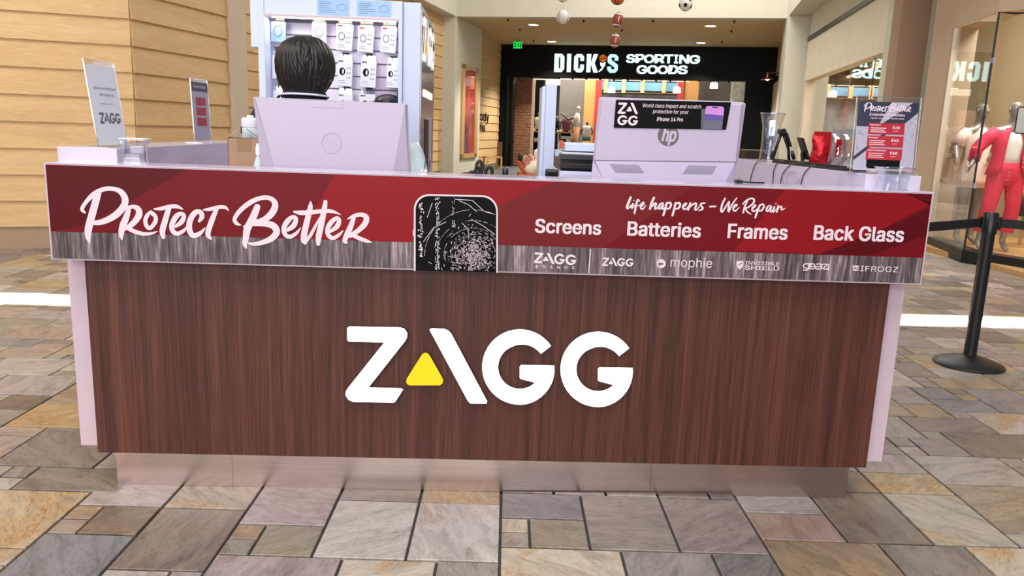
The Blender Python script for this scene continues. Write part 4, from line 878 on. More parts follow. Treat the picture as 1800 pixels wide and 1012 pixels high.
# --- plastic wrapped bundle to the right of the left computer
p_ = at(735, 300, Y=.34); zc = at(735, 250, Y=.34).z-WS
t = thing('plastic_bag', 'pale teal plastic bag bulging out beside the left computer', 'bag', (p_.x-.028, .36, WS))
b = MB(); rnd = random.Random(2); rs_ = []
for i in range(15):
    f = i/14; r_ = .075*(math.sin(math.pi*(.16+.8*f))**.55); rs_.append([(r_*(1+.05*math.sin(3*k+f*5)+.03*math.sin(7*k+i))*math.cos(2*math.pi*k/26), r_*.8*(1+.05*math.sin(2*k+f*7))*math.sin(2*math.pi*k/26), zc*f) for k in range(26)])
b.rings(rs_).build('bag_body', 'tealbag', t, smooth=True, world=False)
b = MB()
for a0, a1 in ((-40, -75), (-15, -60)): b.tube([(.078*math.cos(R(a0+(a1-a0)*k/8))*(1-.25*(k/8)**2), -.062*abs(math.sin(R(a0+(a1-a0)*k/8)))-.004, zc*(.8-.55*k/8)) for k in range(9)], .0018, 6)
b.build('crease', 'greenblk', t, world=False)
p_ = at(745, 306, Y=.03)
t = thing('tape_roll', 'tiny silver clip lying behind the fascia near the teal bag', 'clip', (p_.x, .03, 1.2127))
MB().box((-.012, -.006, 0), (.012, .006, .006)).build('body', 'steel', t, world=False, bevel=.002); MB().tube([(-.012, 0, .006), (0, 0, .011), (.012, 0, .006)], .0016, 6).build('wire', 'steel', t, world=False)
# --- two pairs of scissors standing in a cup, handles up
cup = thing('pen_cup', 'black cup behind the fascia holding scissors', 'cup', (at(848, 311, Y=.16).x, .16, WS))
MB().lathe([(.036, 0), (.04, .005), (.042, .2), (.039, .2), (.036, .008), (0, .008)], 24).build('body', 'black', cup, smooth='auto', world=False)
def ringloop(c, rx, rz, tilt, n=22):
    return [Vector(c)+Vector((rx*math.cos(a)*math.cos(tilt)-rz*math.sin(a)*math.sin(tilt), 0, rx*math.cos(a)*math.sin(tilt)+rz*math.sin(a)*math.cos(tilt))) for a in [2*math.pi*k/n for k in range(n+1)]]
for lab, loops, yv in (('black scissors leaning right in the cup, tall loop up', [((842, 297), .0115, .03, .06), ((859.5, 303), .012, .021, .1)], .15), ('black scissors leaning left in the cup, low round loop', [((829, 309.5), .0115, .0165, .35), ((838.5, 304), .010, .019, .35)], .17)):
    c0 = at(848, 330, Y=yv); t = thing('scissors', lab, 'scissors', (c0.x, yv, WS+.01), 0, 'scissors in the black cup')
    for (cxy, rx, rz, tl) in loops:
        c = at(*cxy, Y=yv); loop = ringloop(c, rx, rz, -tl); MB().tube(loop, .0062, 8, cap=False).build('handle_loop', pbr('navy_black_grip', (13, 14, 19), .5) if 'navy_black_grip' not in bpy.data.materials else bpy.data.materials['navy_black_grip'], t, smooth=True)
        MB().tube([c+Vector((0, 0, -rz)), c*.35+Vector((c0.x, yv, WS+.16))*.65, Vector((c0.x, yv, WS+.06))], [.005, .005, .004], 8).build('shank', bpy.data.materials['navy_black_grip'], t, smooth=True)
    MB().hexa([(c0.x-.006, yv-.002, WS+.02), (c0.x+.006, yv-.002, WS+.02), (c0.x+.006, yv+.001, WS+.02), (c0.x-.006, yv+.001, WS+.02), (c0.x-.007, yv-.002, WS+.1), (c0.x+.007, yv-.002, WS+.1), (c0.x+.007, yv+.001, WS+.1), (c0.x-.007, yv+.001, WS+.1)]).build('blade', 'steel', t)
p_ = at(888, 312, Y=.14); zc = at(888, 294, Y=.14).z-WS
t = thing('marker_pen', 'thick black marker with a clear blue cap standing behind the fascia', 'marker', (p_.x, .14, WS))
MB().lathe([(.011, 0), (.0115, zc-.011), (.0105, zc-.010)], 16).build('barrel', 'black', t, smooth='auto', world=False)
MB().lathe([(.012, zc-.011), (.012, zc-.003), (.008, zc), (0, zc)], 16).build('cap', pbr('blue_grey_cap', (50, 70, 86), .25), t, smooth='auto', world=False)
# --- card reader
p_ = at(970, 306, Y=.2); zc = at(970, 297, Y=.2).z
t = thing('card_reader', 'small black card reader standing beside the printer', 'card reader', (p_.x, .2, WS))
MB().box((-.0255, -.008, .0), (.0255, .012, zc-WS)).build('body', 'black', t, world=False, bevel=.006, seg=4); MB().box((-.02, -.0095, .05), (.02, -.008, zc-WS-.012)).build('screen', 'ink', t, world=False)
# --- white cabinet, printer and slim post behind the counter
x0 = at(984, 305, Y=1.0).x; zt_ = at(1010, 301, Y=1.0).z
t = thing('white_cabinet', 'white cabinet under the black printer', 'cabinet', (x0+.3, 1.25, 0))
cb = MB().box((x0, 1.0, 0), (x0+.62, 1.5, zt_)).build('carcass', 'cool', t, bevel=.003)
MB().box((x0+.015, .988, zt_-.14), (x0+.6, 1.0, zt_-.012)).build('drawer', 'white', t, bevel=.002); MB().box((x0+.012, .984, zt_-.6), (x0+.6, 1.0, zt_-.16)).build('door', 'white', t, bevel=.002)
t = thing('printer', 'black two tray printer with a white top beside the right computer', 'printer', (x0+.24, 1.2, zt_))
zz = lambda y: at(1010, y, Y=1.0).z
MB().box((x0+.005, 1.04, zt_), (x0+.47, 1.4, zz(279))).build('body', 'black', t, bevel=.006)
MB().box((x0+.0, 1.0, zz(297)), (x0+.45, 1.08, zz(287))).build('paper_tray', 'blackm', t, bevel=.004); MB().box((x0+.0, 1.0, zz(281)), (x0+.45, 1.1, zz(271))).build('paper_tray', pbr('charcoal_plastic', (52, 54, 60), .4), t, bevel=.004)
MB().box((x0+.01, 1.02, zz(272)), (x0+.45, 1.35, zz(268))).build('paper_stack', 'paper', t); MB().box((x0+.02, 1.05, zz(266)), (x0+.47, 1.4, zz(252))).build('scanner_lid', 'cool', t, bevel=.006)
MB().box((x0-.004, 1.03, zz(262)), (x0+.016, 1.06, zz(248))).build('orange_tab', 'orange', t, bevel=.002)
PS = Pl(0, 1.9, 0)
t = thing('display_post', 'slim tall white post between teal bag and printer', 'post', (at(962, 300, Y=1.95).x, 1.95, 0))
s0 = at(957.5, 230, Y=1.9).x; s1 = at(976, 230, Y=1.9).x; zt_ = at(970, 148, Y=1.9).z
b = MB().box((s0, 1.9, 0), (s1, 2.2, zt_)).build('column', 'cool', t, bevel=.004)
MB().box((s0-.022, 1.93, 0), (s0, 2.17, zt_-.012)).build('side_rail', 'cool', t, bevel=.003)
zt2 = at(978, 264, Y=1.9).z; MB().box((s1+.006, 1.92, 0), (s1+.055, 2.15, zt2)).build('low_panel', 'cool', t, bevel=.003)
# ================================================================== RIGHT LEDGE
ZL = 1.2625
yA = at(1346, 276, X=1.42).y; yA = min(yA, 1.3); yB = at(1492, 292, X=1.42).y
t = thing('display_rail', 'long black rail on the right ledge carrying phone stands', 'rail', (1.40, (yA+yB)/2, ZL))
MB().box((1.352, .22, ZL), (1.44, 1.02, ZL+.012)).build('tray', 'black', t, bevel=.003); MB().box((1.352, .22, ZL+.012), (1.36, 1.02, ZL+.02)).build('front_lip', 'blackm', t)
def ledgepos(px, py, X=1.40): p = at(px, py, X=X); return Vector((X, p.y, p.z))
MRAIL = 1.40
def yof(px): return at(px, 285, X=MRAIL).y
yv = yof(1376)
t = thing('phone_stand', 'black folded arm phone stand on the rail by the vase', 'phone stand', (MRAIL, yv, ZL+.012))
p = lambda x, y: at(x, y, Y=yv)
MB().tube([p(1358, 279), p(1367, 252), p(1374, 232)], [.008, .007, .008], 10).build('arm', 'black', t, smooth=True)
MB().tube([p(1387, 282), p(1386, 262), p(1381, 247), p(1377, 234)], [.007, .007, .007, .009], 10).build('arm', 'black', t, smooth=True)
b = MB().tube([p(1375, 231)+Vector((0, -.02, 0)), p(1375, 231)+Vector((0, .03, 0))], .014, 14); b.build('hinge', 'blackm', t, smooth='auto')
q1, q2 = p(1378, 233), p(1386, 258); dv = Vector((0, .035, 0)); e = Vector((.006, 0, .002))
MB().hexa([q1-dv, q2-dv, q2-dv+e, q1-dv+e, q1+dv, q2+dv, q2+dv+e, q1+dv+e]).build('cradle', 'black', t, bevel=.002)
MB().box((MRAIL-.045, yv-.04, ZL+.012), (MRAIL+.05, yv+.04, ZL+.016)).build('foot', 'black', t)
yv = yof(1412)
t = thing('phone_stand', 'black slab phone stand leaning left on the rail, middle one', 'phone stand', (MRAIL, yv, ZL+.012))
q1, q2 = p(1404, 241), p(1416, 280); dv = Vector((0, .03, 0)); e = Vector((.014, 0, -.003))
MB().hexa([q2-dv, q2-dv+e, q1-dv+e, q1-dv, q2+dv, q2+dv+e, q1+dv+e, q1+dv]).build('plate', 'black', t, bevel=.004)
MB().tube([p(1410, 268), p(1411, 283)], .008, 10).build('stem', 'black', t); MB().box((MRAIL-.03, yv-.04, ZL+.012), (MRAIL+.04, yv+.04, ZL+.018)).build('foot', 'blackm', t, bevel=.002)
yv = yof(1393)
t = thing('phone_stand', 'stubby black holder between the two phone stands', 'phone stand', (MRAIL, yv, ZL+.012))
MB().tube([p(1396, 280), p(1393.5, 272), p(1392, 265)], [.008, .009, .006], 10).build('post', 'black', t, smooth=True); MB().box((MRAIL-.02, yv-.02, ZL+.012), (MRAIL+.03, yv+.02, ZL+.016)).build('foot', 'black', t)
# vase with clear packets
yv = 1.12; xv = at(1352, 270, Y=yv).x; zt_ = at(1355, 199, Y=yv).z; hv = zt_-ZL
t = thing('glass_vase', 'tall flared clear vase on the right ledge full of plastic packets', 'vase', (xv, yv, ZL))
b = MB().lathe([(.045, 0), (.047, .01), (.043, hv*.4), (.045, hv*.75), (.06, hv), (.057, hv), (.042, hv*.75), (.04, hv*.4), (.044, .012), (.0, .012)], 32); b.build('body', 'acr', t, smooth='auto', world=False)
MB().tube([(.059*math.cos(R(a)), .059*math.sin(R(a)), hv) for a in range(0, 361, 12)], .002, 6).build('rim', 'acre', t, world=False)
rnd = random.Random(4)
for i in range(8):
    o_ = thing('plastic_packet', 'crumpled clear plastic packet inside the tall vase', 'packet', (xv+rnd.uniform(-.014, .014), yv+rnd.uniform(-.014, .014), ZL+.02+i*.018), rnd.uniform(0, 3), 'packets in the vase')
    h_ = rnd.uniform(.05, .08); tl = rnd.uniform(-.25, .25); MB().box((-.014, -.004, 0), (.014, .004, h_)).xf(Matrix.Rotation(tl, 4, 'Y')).build('sleeve', 'acre', o_, world=False)
    MB().box((-.010, -.0025, .008), (.010, .0025, h_-.012)).xf(Matrix.Rotation(tl, 4, 'Y')).build('insert', ['paper', 'inkg', 'tealbag'][i % 3], o_, world=False)
# red pouch, clear packets
def pouch(name, label, cat, px, pyb, pyt, wd, yv, m, m2=None):
    c = at(px, pyb, Y=yv); h_ = at(px, pyt, Y=yv).z-ZL
    t = thing(name, label, cat, (c.x, yv, ZL)); b = MB(); rs_ = []; rnd = random.Random(px)
    for i in range(12):
        f = i/11; a = wd/2*(1-.12*f)*(.9+.1*math.sin(f*9)); d_ = .03*math.sin(math.pi*min(1, .12+f*.88))+.003
        rs_.append([(a*math.cos(2*math.pi*k/22)*(1+.08*rnd.random()), d_*math.sin(2*math.pi*k/22)*(1+.3*rnd.random()), h_*f) for k in range(22)])
    b.rings(rs_).build('pouch_body', m, t, smooth=True, world=False)
    MB().box((-wd*.4, -.002, h_-.004), (wd*.4, .002, h_+.012)).build('seal', m, t, world=False)
    if m2: MB().box((-wd*.28, -.033, h_*.3), (wd*.28, -.029, h_*.8)).build('label_print', m2, t, world=False)
pouch('foil_pouch', 'shiny red foil pouch standing behind the black rail', 'pouch', 1441, 288, 236, .1, .72, 'redfoil')
for px, lb, m2 in ((1468, 'clear bubble packet with a red insert beside the red foil pouch', 'redfoil'), (1488, 'clear bubble packet with a brown insert behind the price notice', 'card')):
    pouch('clear_packet', lb, 'packet', px, 290, 232, .07, .62 if px == 1468 else .52, 'acre', m2)
# cables
for lab, pts in (('black charging cable nearest the right computer', [(1344, 277), (1330, 285), (1322, 303), (1318, 322)]), ('black charging cable below the folded phone stand', [(1371, 281), (1361, 296), (1358, 325)]),
                 ('black charging cable curling under the middle phone stand', [(1407, 285), (1392, 288), (1376, 305), (1371, 330)]), ('black charging cable nearest the price notice', [(1427, 290), (1413, 306), (1406, 332)])):
    P = [at(x, y, X=1.331) for x, y, _ in smooth_path([(x, y, 0) for x, y in pts], 6)]; P[0] = Vector((1.356, P[0].y, ZL+.014)); P[-1].z = max(P[-1].z, WS+.01)
    t = tag(MB().tube(P, .0022, 6).build('cable', 'black'), lab, 'cable', 'charging cables on the right ledge')
P = [at(1391+12.5*math.cos(R(a)), 313+12.5*math.sin(R(a)), X=1.330-.0006*a/60) for a in range(0, 721, 15)]
tag(MB().tube(P, .0016, 6).build('cable_coil', 'silver'), 'coiled pale cable hanging on the right ledge', 'cable')
p_ = at(1297, 316, Y=.03)
t = thing('power_adapter', 'black plug adapter at the lower right corner of the right computer', 'adapter', (p_.x, .03, 1.2127))
MB().box((-.01, -.012, 0), (.016, .012, .012)).build('body', 'black', t, world=False, bevel=.002); MB().tube([(.016, 0, .006), (.05, .0, .004), (.1, .005, .004)], .003, 6).build('lead', 'black', t, world=False); MB().box((-.004, -.004, .012), (.004, .004, .02)).build('pin', 'steel', t, world=False)

# ================================================================== DISPLAY TOWER
TY = 1.95; TW = Pl(0, TY, 0); X = lambda px, py=100: at(px, py, Y=TY).x; Zp = lambda py, px=600: at(px, py, Y=TY).z
zT = at(704, 2, Y=TY).z
t = thing('display_tower', 'white kiosk display tower with slatted shelf wall and lit side sign', 'display', ((X(454)+X(738))/2, TY+.5, 0))
xl, xr = X(454), X(707); xi0, xi1 = X(466), X(700); xs = at(739, 100, Y=TY+.03).x
MB().box((xl, TY, 0), (xi0, TY+1.0, zT)).build('side_post', 'cool', t, bevel=.003); MB().box((xi1, TY, 0), (xr, TY+1.0, zT)).build('side_post', 'cool', t, bevel=.003)
zH = at(585, 28.5, Y=TY).z
hd = MB().box((xi0, TY+.006, zH), (xi1, TY+1.0, zT)).build('header', 'cool', t)
MB().box((xi0, TY-.002, zH-.012), (xi1, TY+.05, zH)).build('light_trim', pbr('pink_trim', (214, 186, 196), .4), t)
MB().box((xi0+.02, TY+.06, zH-.012), (xi1-.02, TY+.08, zH-.004)).build('light_strip', 'strip', t)  # lit strip assumed under the header
MB().box((xr, TY+.03, 0), (xs, TY+1.18, at(722, 4, Y=TY+.03).z)).build('sign_box', 'cool', t, bevel=.003)
# side sign face
SD = Pl(xs, TY+.03, 90); zt2 = at(739, 6, Y=TY+.03).z
sf = MB().slab(SD, .01, 1.12, 1.0, zt2-.03, 0, .006).build('sign_face', pbr('grey_mirror_face', (172, 160, 168), .12, metal=.15), t)
b = MB(); logo(b, SD.pt(.08, 1.76), SD.pt(1.05, 1.76), SD.pt(.08, 2.02), SD.n, .012, ('Z', 'A', 'G', 'G2')); b.build('lit_letters', 'towersign', t)
b = MB(); logo(b, SD.pt(.08, 1.76), SD.pt(1.05, 1.76), SD.pt(.08, 2.02), SD.n, .012, ('tri',)); b.build('lit_triangle', 'towersigny', t)
MB().slab(SD, .2, .9, 1.56, 1.60, .006, .012).build('lit_band', 'strip', t); wn = MB().slab(SD, .3, .62, 1.02, 1.42, .006, .01).build('dark_window', 'ink', t); MB().slab(SD, .62, .74, 1.0, 1.44, .006, .02).build('window_edge', 'silver', t)
# left side return sign
MB().box((X(440), TY+.02, Zp(88)), (xl, TY+.9, zT)).build('left_return', 'cool', t, bevel=.003)
# slatwall
sy = TY+.2; MB().box((xi0, sy+.012, .6), (xi1, sy+.03, zH)).build('slat_backing', pbr('slat_groove', (150, 140, 150), .6), t)
MB().box((xi0, TY+.02, .5), (xi1, sy+.03, .6)).build('tower_base', 'cool', t)
z = zH-.02; 
while z > .65:
    MB().box((xi0, sy, z-.068), (xi1, sy+.012, z)).build('slat', 'white', t, bevel=.002, seg=1); z -= .076
area('assumed_tower_led', ((xi0+xi1)/2, TY+.1, zH-.02), xi1-xi0-.05, 1.8, (1, .93, .9), sizey=.03, rot=(R(-18), 0, 0))  # LED assumed from the tone of the light on the slats
# paper notices on the header
for k, (x0p, x1p, wrd) in enumerate(((558, 614, 'left'), (627, 687, 'right'))):
    n_ = tag(MB().box((X(x0p), TY+.003, at(x0p, 25+k*2, Y=TY).z), (X(x1p), TY+.006, zT-.004)).build('paper_notice', 'bluepaper'), 'pale blue printed notice taped to the tower header, %s one of two' % wrd, 'notice', 'notices on the tower header')
    b = MB(); r2 = random.Random(k)
    zb_, zt_ = at(x0p, 25+k*2, Y=TY).z, zT-.004
    for i in range(6): b.box((X(x0p+4), TY+.0022, zb_+(zt_-zb_)*(.15+.13*i)), (X(x0p+4+r2.uniform(12, 32)), TY+.003, zb_+(zt_-zb_)*(.15+.13*i)+.003))
    b.tube([Vector((X(x1p-13), TY+.0025, (zb_+zt_)/2))+Vector((.026*math.cos(a), 0, .018*math.sin(a))) for a in [R(k_*15) for k_ in range(25)]], .0012, 5)
    b.build('notice_print', pbr('notice_blue_ink_%d' % k, (118, 150, 196), .5), n_)
    TM[n_.name] = Matrix.Identity(4)
# goods on hooks
def hook(px, py):
    p = at(px, py, Y=sy-.02); b = MB().tube([(p.x, sy, p.z+.012), (p.x, sy-.07, p.z+.01), (p.x, sy-.085, p.z+.004), (p.x, sy-.08, p.z-.006)], .0022, 6)
    b.box((p.x-.02, sy-.006, p.z+.008), (p.x+.02, sy, p.z+.02)); b.build('hook', 'blackm', t)
goods = [('box', 590, 618, 43, 88, 'ring', 'white box with a grey ring, top row left of three boxes', 5), ('box', 628, 655, 47, 91, 'ring', 'white box with a grey ring, top row middle box', 5), ('box', 668, 695, 48, 92, 'ring', 'white box with a grey ring, top row right box', 6),
         ('box', 592, 618, 105, 151, 'disc', 'white box with a black disc, second row left', 4), ('box', 633, 660, 107, 153, 'disc', 'white box with a black disc, second row middle', 4), ('box', 679, 700, 111, 154, 'disc', 'white box with a black disc, second row right', 2),
         ('box', 594, 620, 165, 205, 'disc', 'white box half hidden by the computer, third row left', 0), ('box', 632, 660, 166, 206, 'disc', 'white box half hidden by the computer, third row right', 0),
         ('pouch', 475, 500, 38, 73, 'ring', 'pale blue pouch at the top left of the slatted wall', 3), ('pouch', 548, 572, 38, 76, 'ring', 'clear pouch with a grey ring above the attendant', 2), ('pouch', 478, 497, 98, 138, 'disc', 'pale pouch with a dark oval left of the attendant', 2),
         ('pouch', 480, 503, 160, 195, 'disc', 'pale pouch low at the left behind the computer', 0)]
ringm = pbr('ring_print', (120, 120, 132), .5)
for kind, x0p, x1p, y0p, y1p, ic, lab, tl in goods:
    yb = sy-.06; A = at(x0p, y1p, Y=yb-.03); B = at(x1p, y0p, Y=yb-.03); wd, ht = B.x-A.x, B.z-A.z; cx_ = (A.x+B.x)/2
    o_ = thing('product_%s' % kind, lab, 'packaged accessory', (cx_, yb-.015, A.z), 0, 'goods on the tower hooks', ry=R(tl*.6))
    d_ = .032 if kind == 'box' else .014
    MB().box((-wd/2, -d_/2, 0), (wd/2, d_/2, ht)).build('carton' if kind == 'box' else 'sleeve', 'paper' if kind == 'box' else 'bluepaper' if 'blue' in lab else 'paper', o_, world=False, bevel=.002)
    MB().box((-wd*.42, -.001, ht), (wd*.42, .001, ht+.03)).build('hang_tab', 'acre', o_, world=False)
    c_ = (-wd*.16 if kind == 'box' else 0, -d_/2-.0008, ht*.55); r_ = wd*(.19 if kind == 'box' else .28)
    if ic == 'ring': MB().tube([(c_[0]+r_*math.cos(a), c_[1], c_[2]+r_*1.25*math.sin(a)) for a in [R(k*20) for k in range(19)]], .0025, 5).build('ring_picture', ringm, o_, world=False)
    else:
        MB().add([(c_[0]+r_*1.05*math.cos(a), c_[1], c_[2]+r_*1.35*math.sin(a)) for a in [R(k*20) for k in range(18)]], [tuple(range(18))]).build('disc_picture', 'ink', o_, world=False)
        MB().add([(c_[0]+r_*.25+r_*.3*math.cos(a), c_[1]-.0006, c_[2]+r_*.9*math.sin(a)) for a in [R(k*20) for k in range(18)]], [tuple(range(18))]).build('disc_picture', 'paper', o_, world=False)
    if kind == 'box':
        b = MB()
        for i in range(3):
            for j in range(2): b.box((wd*(.14+.16*j), -d_/2-.0009, ht*(.3+.18*i)), (wd*(.22+.16*j), -d_/2, ht*(.35+.18*i)))
        b.box((-wd*.42, -d_/2-.0009, ht*.2), (0, -d_/2, ht*.215)); b.box((-wd*.42, -d_/2-.0009, ht*.12), (wd*.12, -d_/2, ht*.13)); b.build('fine_print', ringm, o_, world=False)
        MB().box((-wd*.45, -d_/2-.0009, ht*.9), (-wd*.12, -d_/2, ht*.96)).build('brand_print', 'redfoil' if y0p < 60 else 'inkg', o_, world=False)
    if y0p < 170: hook((x0p+x1p)/2+2, y0p-7)
hook(472+50, 36)
t2 = thing('black_cap', 'black cap hanging low on the tower at the right', 'cap', (at(682, 176, Y=sy-.1).x, sy-.1, at(682, 180, Y=sy-.1).z))
MB().ell((0, 0, 0), (.085, .09, .05), 20, 10).build('crown', 'black', t2, smooth=True, world=False); MB().prism([(.085*math.cos(R(a)), -.06-.07*abs(math.sin(R(a))), -.012) for a in range(180, 361, 15)], [(.085*math.cos(R(a)), -.06-.07*abs(math.sin(R(a))), -.007) for a in range(180, 361, 15)]).build('peak', 'black', t2, world=False)
MB().box((.055, -.03, -.03), (.075, -.02, .06)).build('strap', 'black', t2, world=False)

# ================================================================== FIGURES
def figure(name, nodes, edges, mat, parent, world=False, sub=2, root='pelvis'):
    keys = list(nodes); me = bpy.data.meshes.new(name); me.from_pydata([nodes[k][0] for k in keys], [(keys.index(a), keys.index(b_)) for a, b_ in edges], [])
    o = bpy.data.objects.new(name, me); COL.objects.link(o); o.modifiers.new('s', 'SKIN')
    for i, k in enumerate(keys):
        r_ = nodes[k][1]; r_ = r_ if isinstance(r_, tuple) else (r_, r_); me.skin_vertices[0].data[i].radius = r_; me.skin_vertices[0].data[i].use_root = (k == root)
    sd = o.modifiers.new('u', 'SUBSURF'); sd.levels = sub; sd.render_levels = sub
    bpy.context.view_layer.update(); m2 = bpy.data.meshes.new_from_object(o.evaluated_get(bpy.context.evaluated_depsgraph_get())); bpy.data.objects.remove(o)
    m2.materials.clear(); m2.materials.append(MT[mat] if isinstance(mat, str) else mat); m2.polygons.foreach_set('use_smooth', [True]*len(m2.polygons)); m2.name = name
    o = bpy.data.objects.new(name, m2); COL.objects.link(o); o.parent = parent
    if parent and parent.name in TM: TM[o.name] = TM[parent.name]
    return o
def body_nodes(s=1, arms=None, legs=None, head_turn=0, gaze=(0, -1)):
    n = {'pelvis': ((0, 0, .96), (.15, .11)), 'waist': ((0, .0, 1.1), (.125, .095)), 'chest': ((0, .0, 1.28), (.155, .11)), 'upper': ((0, .01, 1.40), (.13, .085)), 'neck0': ((0, .012, 1.475), .058), 'neck': ((0, .004, 1.53), .05),
         'jaw': ((0, -.018, 1.585), (.056, .068)), 'face': ((0, -.012, 1.65), (.072, .09)), 'skull': ((0, .004, 1.715), (.07, .085)), 'top': ((0, .006, 1.75), (.04, .05))}
    e = [('pelvis', 'waist'), ('waist', 'chest'), ('chest', 'upper'), ('upper', 'neck0'), ('neck0', 'neck'), ('neck', 'jaw'), ('jaw', 'face'), ('face', 'skull'), ('skull', 'top')]
    arms = arms or {}; legs = legs or {}
    for sd, sx in (('l', 1), ('r', -1)):
        A = arms.get(sd, [(.2*sx, .01, 1.41), (.25*sx, .03, 1.13), (.26*sx, -.03, .9), (.26*sx, -.05, .82)])
        n[sd+'sh'] = (A[0], .06); n[sd+'el'] = (A[1], .042); n[sd+'wr'] = (A[2], .028); n[sd+'ha'] = (A[3], (.036, .02))
        e += [('upper', sd+'sh'), (sd+'sh', sd+'el'), (sd+'el', sd+'wr'), (sd+'wr', sd+'ha')]
        d_ = (Vector(A[3])-Vector(A[2])).normalized(); sidev = d_.cross(Vector((0, 1, 0))).normalized() if abs(d_.y) < .9 else Vector((1, 0, 0))
        for fi, (of, ln) in enumerate(((-.03, .055), (-.012, .075), (.006, .08), (.022, .068), (-.045, .02))):
            k = '%sf%d' % (sd, fi); base = Vector(A[3])+sidev*of; n[k] = (tuple(base+d_*ln*.5), .011); n[k+'t'] = (tuple(base+d_*ln+Vector((0, -.012, 0))), .008); e += [(sd+'ha', k), (k, k+'t')]
        Lg = legs.get(sd, [(.095*sx, 0, .88), (.1*sx, -.02, .5), (.1*sx, .02, .09), (.105*sx, -.06, .04), (.11*sx, -.14, .03)])
        n[sd+'hip'] = (Lg[0], .095); n[sd+'kn'] = (Lg[1], .06); n[sd+'an'] = (Lg[2], .038); n[sd+'ft'] = (Lg[3], .034); n[sd+'to'] = (Lg[4], .026)
        e += [('pelvis', sd+'hip'), (sd+'hip', sd+'kn'), (sd+'kn', sd+'an'), (sd+'an', sd+'ft'), (sd+'ft', sd+'to')]
    return n, e
def face_bits(parent, skin, c=(0, -.1, 1.65)):
    x, y, z = c
    MB().tube([(x, y+.006, z+.03), (x, y-.014, z-.005), (x, y-.004, z-.014)], [.006, .013, .008], 8).build('nose', skin, parent, smooth=True, world=False)
    for sx in (-1, 1):
        MB().ell((x+sx*.03, y+.012, z+.025), (.013, .008, .007), 10, 6).build('eye', skin if skin == 'mann' else 'paper', parent, smooth=True, world=False)
        MB().ell((x+sx*.072, y+.085, z+.005), (.01, .02, .032), 10, 6).build('ear', skin, parent, smooth=True, world=False)
    MB().ell((x, y+.006, z-.045), (.022, .008, .006), 10, 6).build('mouth', skin, parent, smooth=True, world=False)
# --- attendant seen from behind
hp_ = at(537, 115, Y=.84); ztop = at(535, 64, Y=.84).z; KS = .985
t = thing('person', 'person with dark brown hair and navy collared shirt, seen from behind', 'person', (hp_.x, .84, 0), R(180-10))
TM[t.name] = TM[t.name] @ Matrix.Scale(KS, 4); t.scale = [KS]*3
n, e = body_nodes(arms={'l': [(.19, .01, 1.40), (.25, .0, 1.14), (.17, -.22, 1.1), (.15, -.3, 1.1)], 'r': [(-.19, .01, 1.40), (-.25, .0, 1.14), (-.17, -.22, 1.1), (-.15, -.3, 1.1)]})
zc = ztop/KS-.118; dz = zc-1.69
for k in ('jaw', 'face', 'skull', 'top'): (x_, y_, z_), r_ = n[k]; n[k] = ((x_, y_-.015, z_+dz), r_)
(x_, y_, z_), r_ = n['neck']; n['neck'] = ((x_, y_, z_+dz*.6), r_)
bd = figure('body', n, e, 'skin', t); face_bits(t, 'skin', (0, -.115, 1.65+dz))
MB().loft([(0, 0, .9, .165, .13), (0, 0, 1.0, .17, .135), (0, 0, 1.12, .16, .125), (0, 0, 1.26, .19, .14), (0, .005, 1.36, .21, .13), (0, .01, 1.43, .20, .115), (0, .014, 1.485, .13, .095), (0, .014, 1.515, .075, .075)], 28).build('polo_shirt', 'navy', t, smooth=True, world=False)
for sx in (-1, 1): MB().tube([(.17*sx, .01, 1.42), (.225*sx, .01, 1.34), (.245*sx, .005, 1.2)], [.078, .074, .07], 16).build('sleeve', 'navy', t, smooth=True, world=False)
for sx in (-1, 1): MB().tube([(.085*sx, 0, .92), (.1*sx, -.02, .5), (.1*sx, .02, .1)], [.11, .085, .07], 16).build('trouser_leg', 'black', t, smooth=True, world=False)
def ringz(rx, ry, z, cy=.012, tilt=.0, n_=28): return [(rx*math.cos(2*math.pi*k/n_), cy+ry*math.sin(2*math.pi*k/n_), z+tilt*math.sin(2*math.pi*k/n_)) for k in range(n_)]
cl = MB().rings([ringz(.066, .064, 1.562, tilt=.014), ringz(.074, .072, 1.56, tilt=.014), ringz(.107, .098, 1.512, tilt=.006), ringz(.102, .094, 1.506, tilt=.006), ringz(.07, .07, 1.53, tilt=.01)], cap=False).build('collar', 'navy', t, smooth=True, world=False)
rg_ = ringz(.1075, .0985, 1.5135, tilt=.006); MB().tube(rg_+[rg_[0]], .0045, 8).build('collar_stripe', 'paper', cl, world=False)
rnd = random.Random(11); b = MB(); YC = .004
b.ell((0, YC, zc), (.110, .116, .112), 30, 20)
b.loft([(0, YC+.02, zc-.125, .058, .052), (0, YC+.015, zc-.10, .086, .082), (0, YC+.008, zc-.06, .108, .106), (0, YC+.004, zc-.01, .113, .116)], 26)
def hairsurf(az, f):
    """from the crown (f = 0) over the head and down to the nape or jaw (f = 1)"""
    if f < .62:
        ph = R(88)-R(98)*f/.62; rx, ry, z_ = .114*math.cos(ph), .119*math.cos(ph), zc+.115*math.sin(ph)
    else:
        g_ = (f-.62)/.38; z_ = zc-.02-.118*g_; sc_ = 1.0-.06*g_-.36*g_*g_; rx, ry = .114*sc_, .118*sc_
    return Vector((rx*math.cos(az), YC+ry*math.sin(az)+.012*max(0, f-.6), z_))
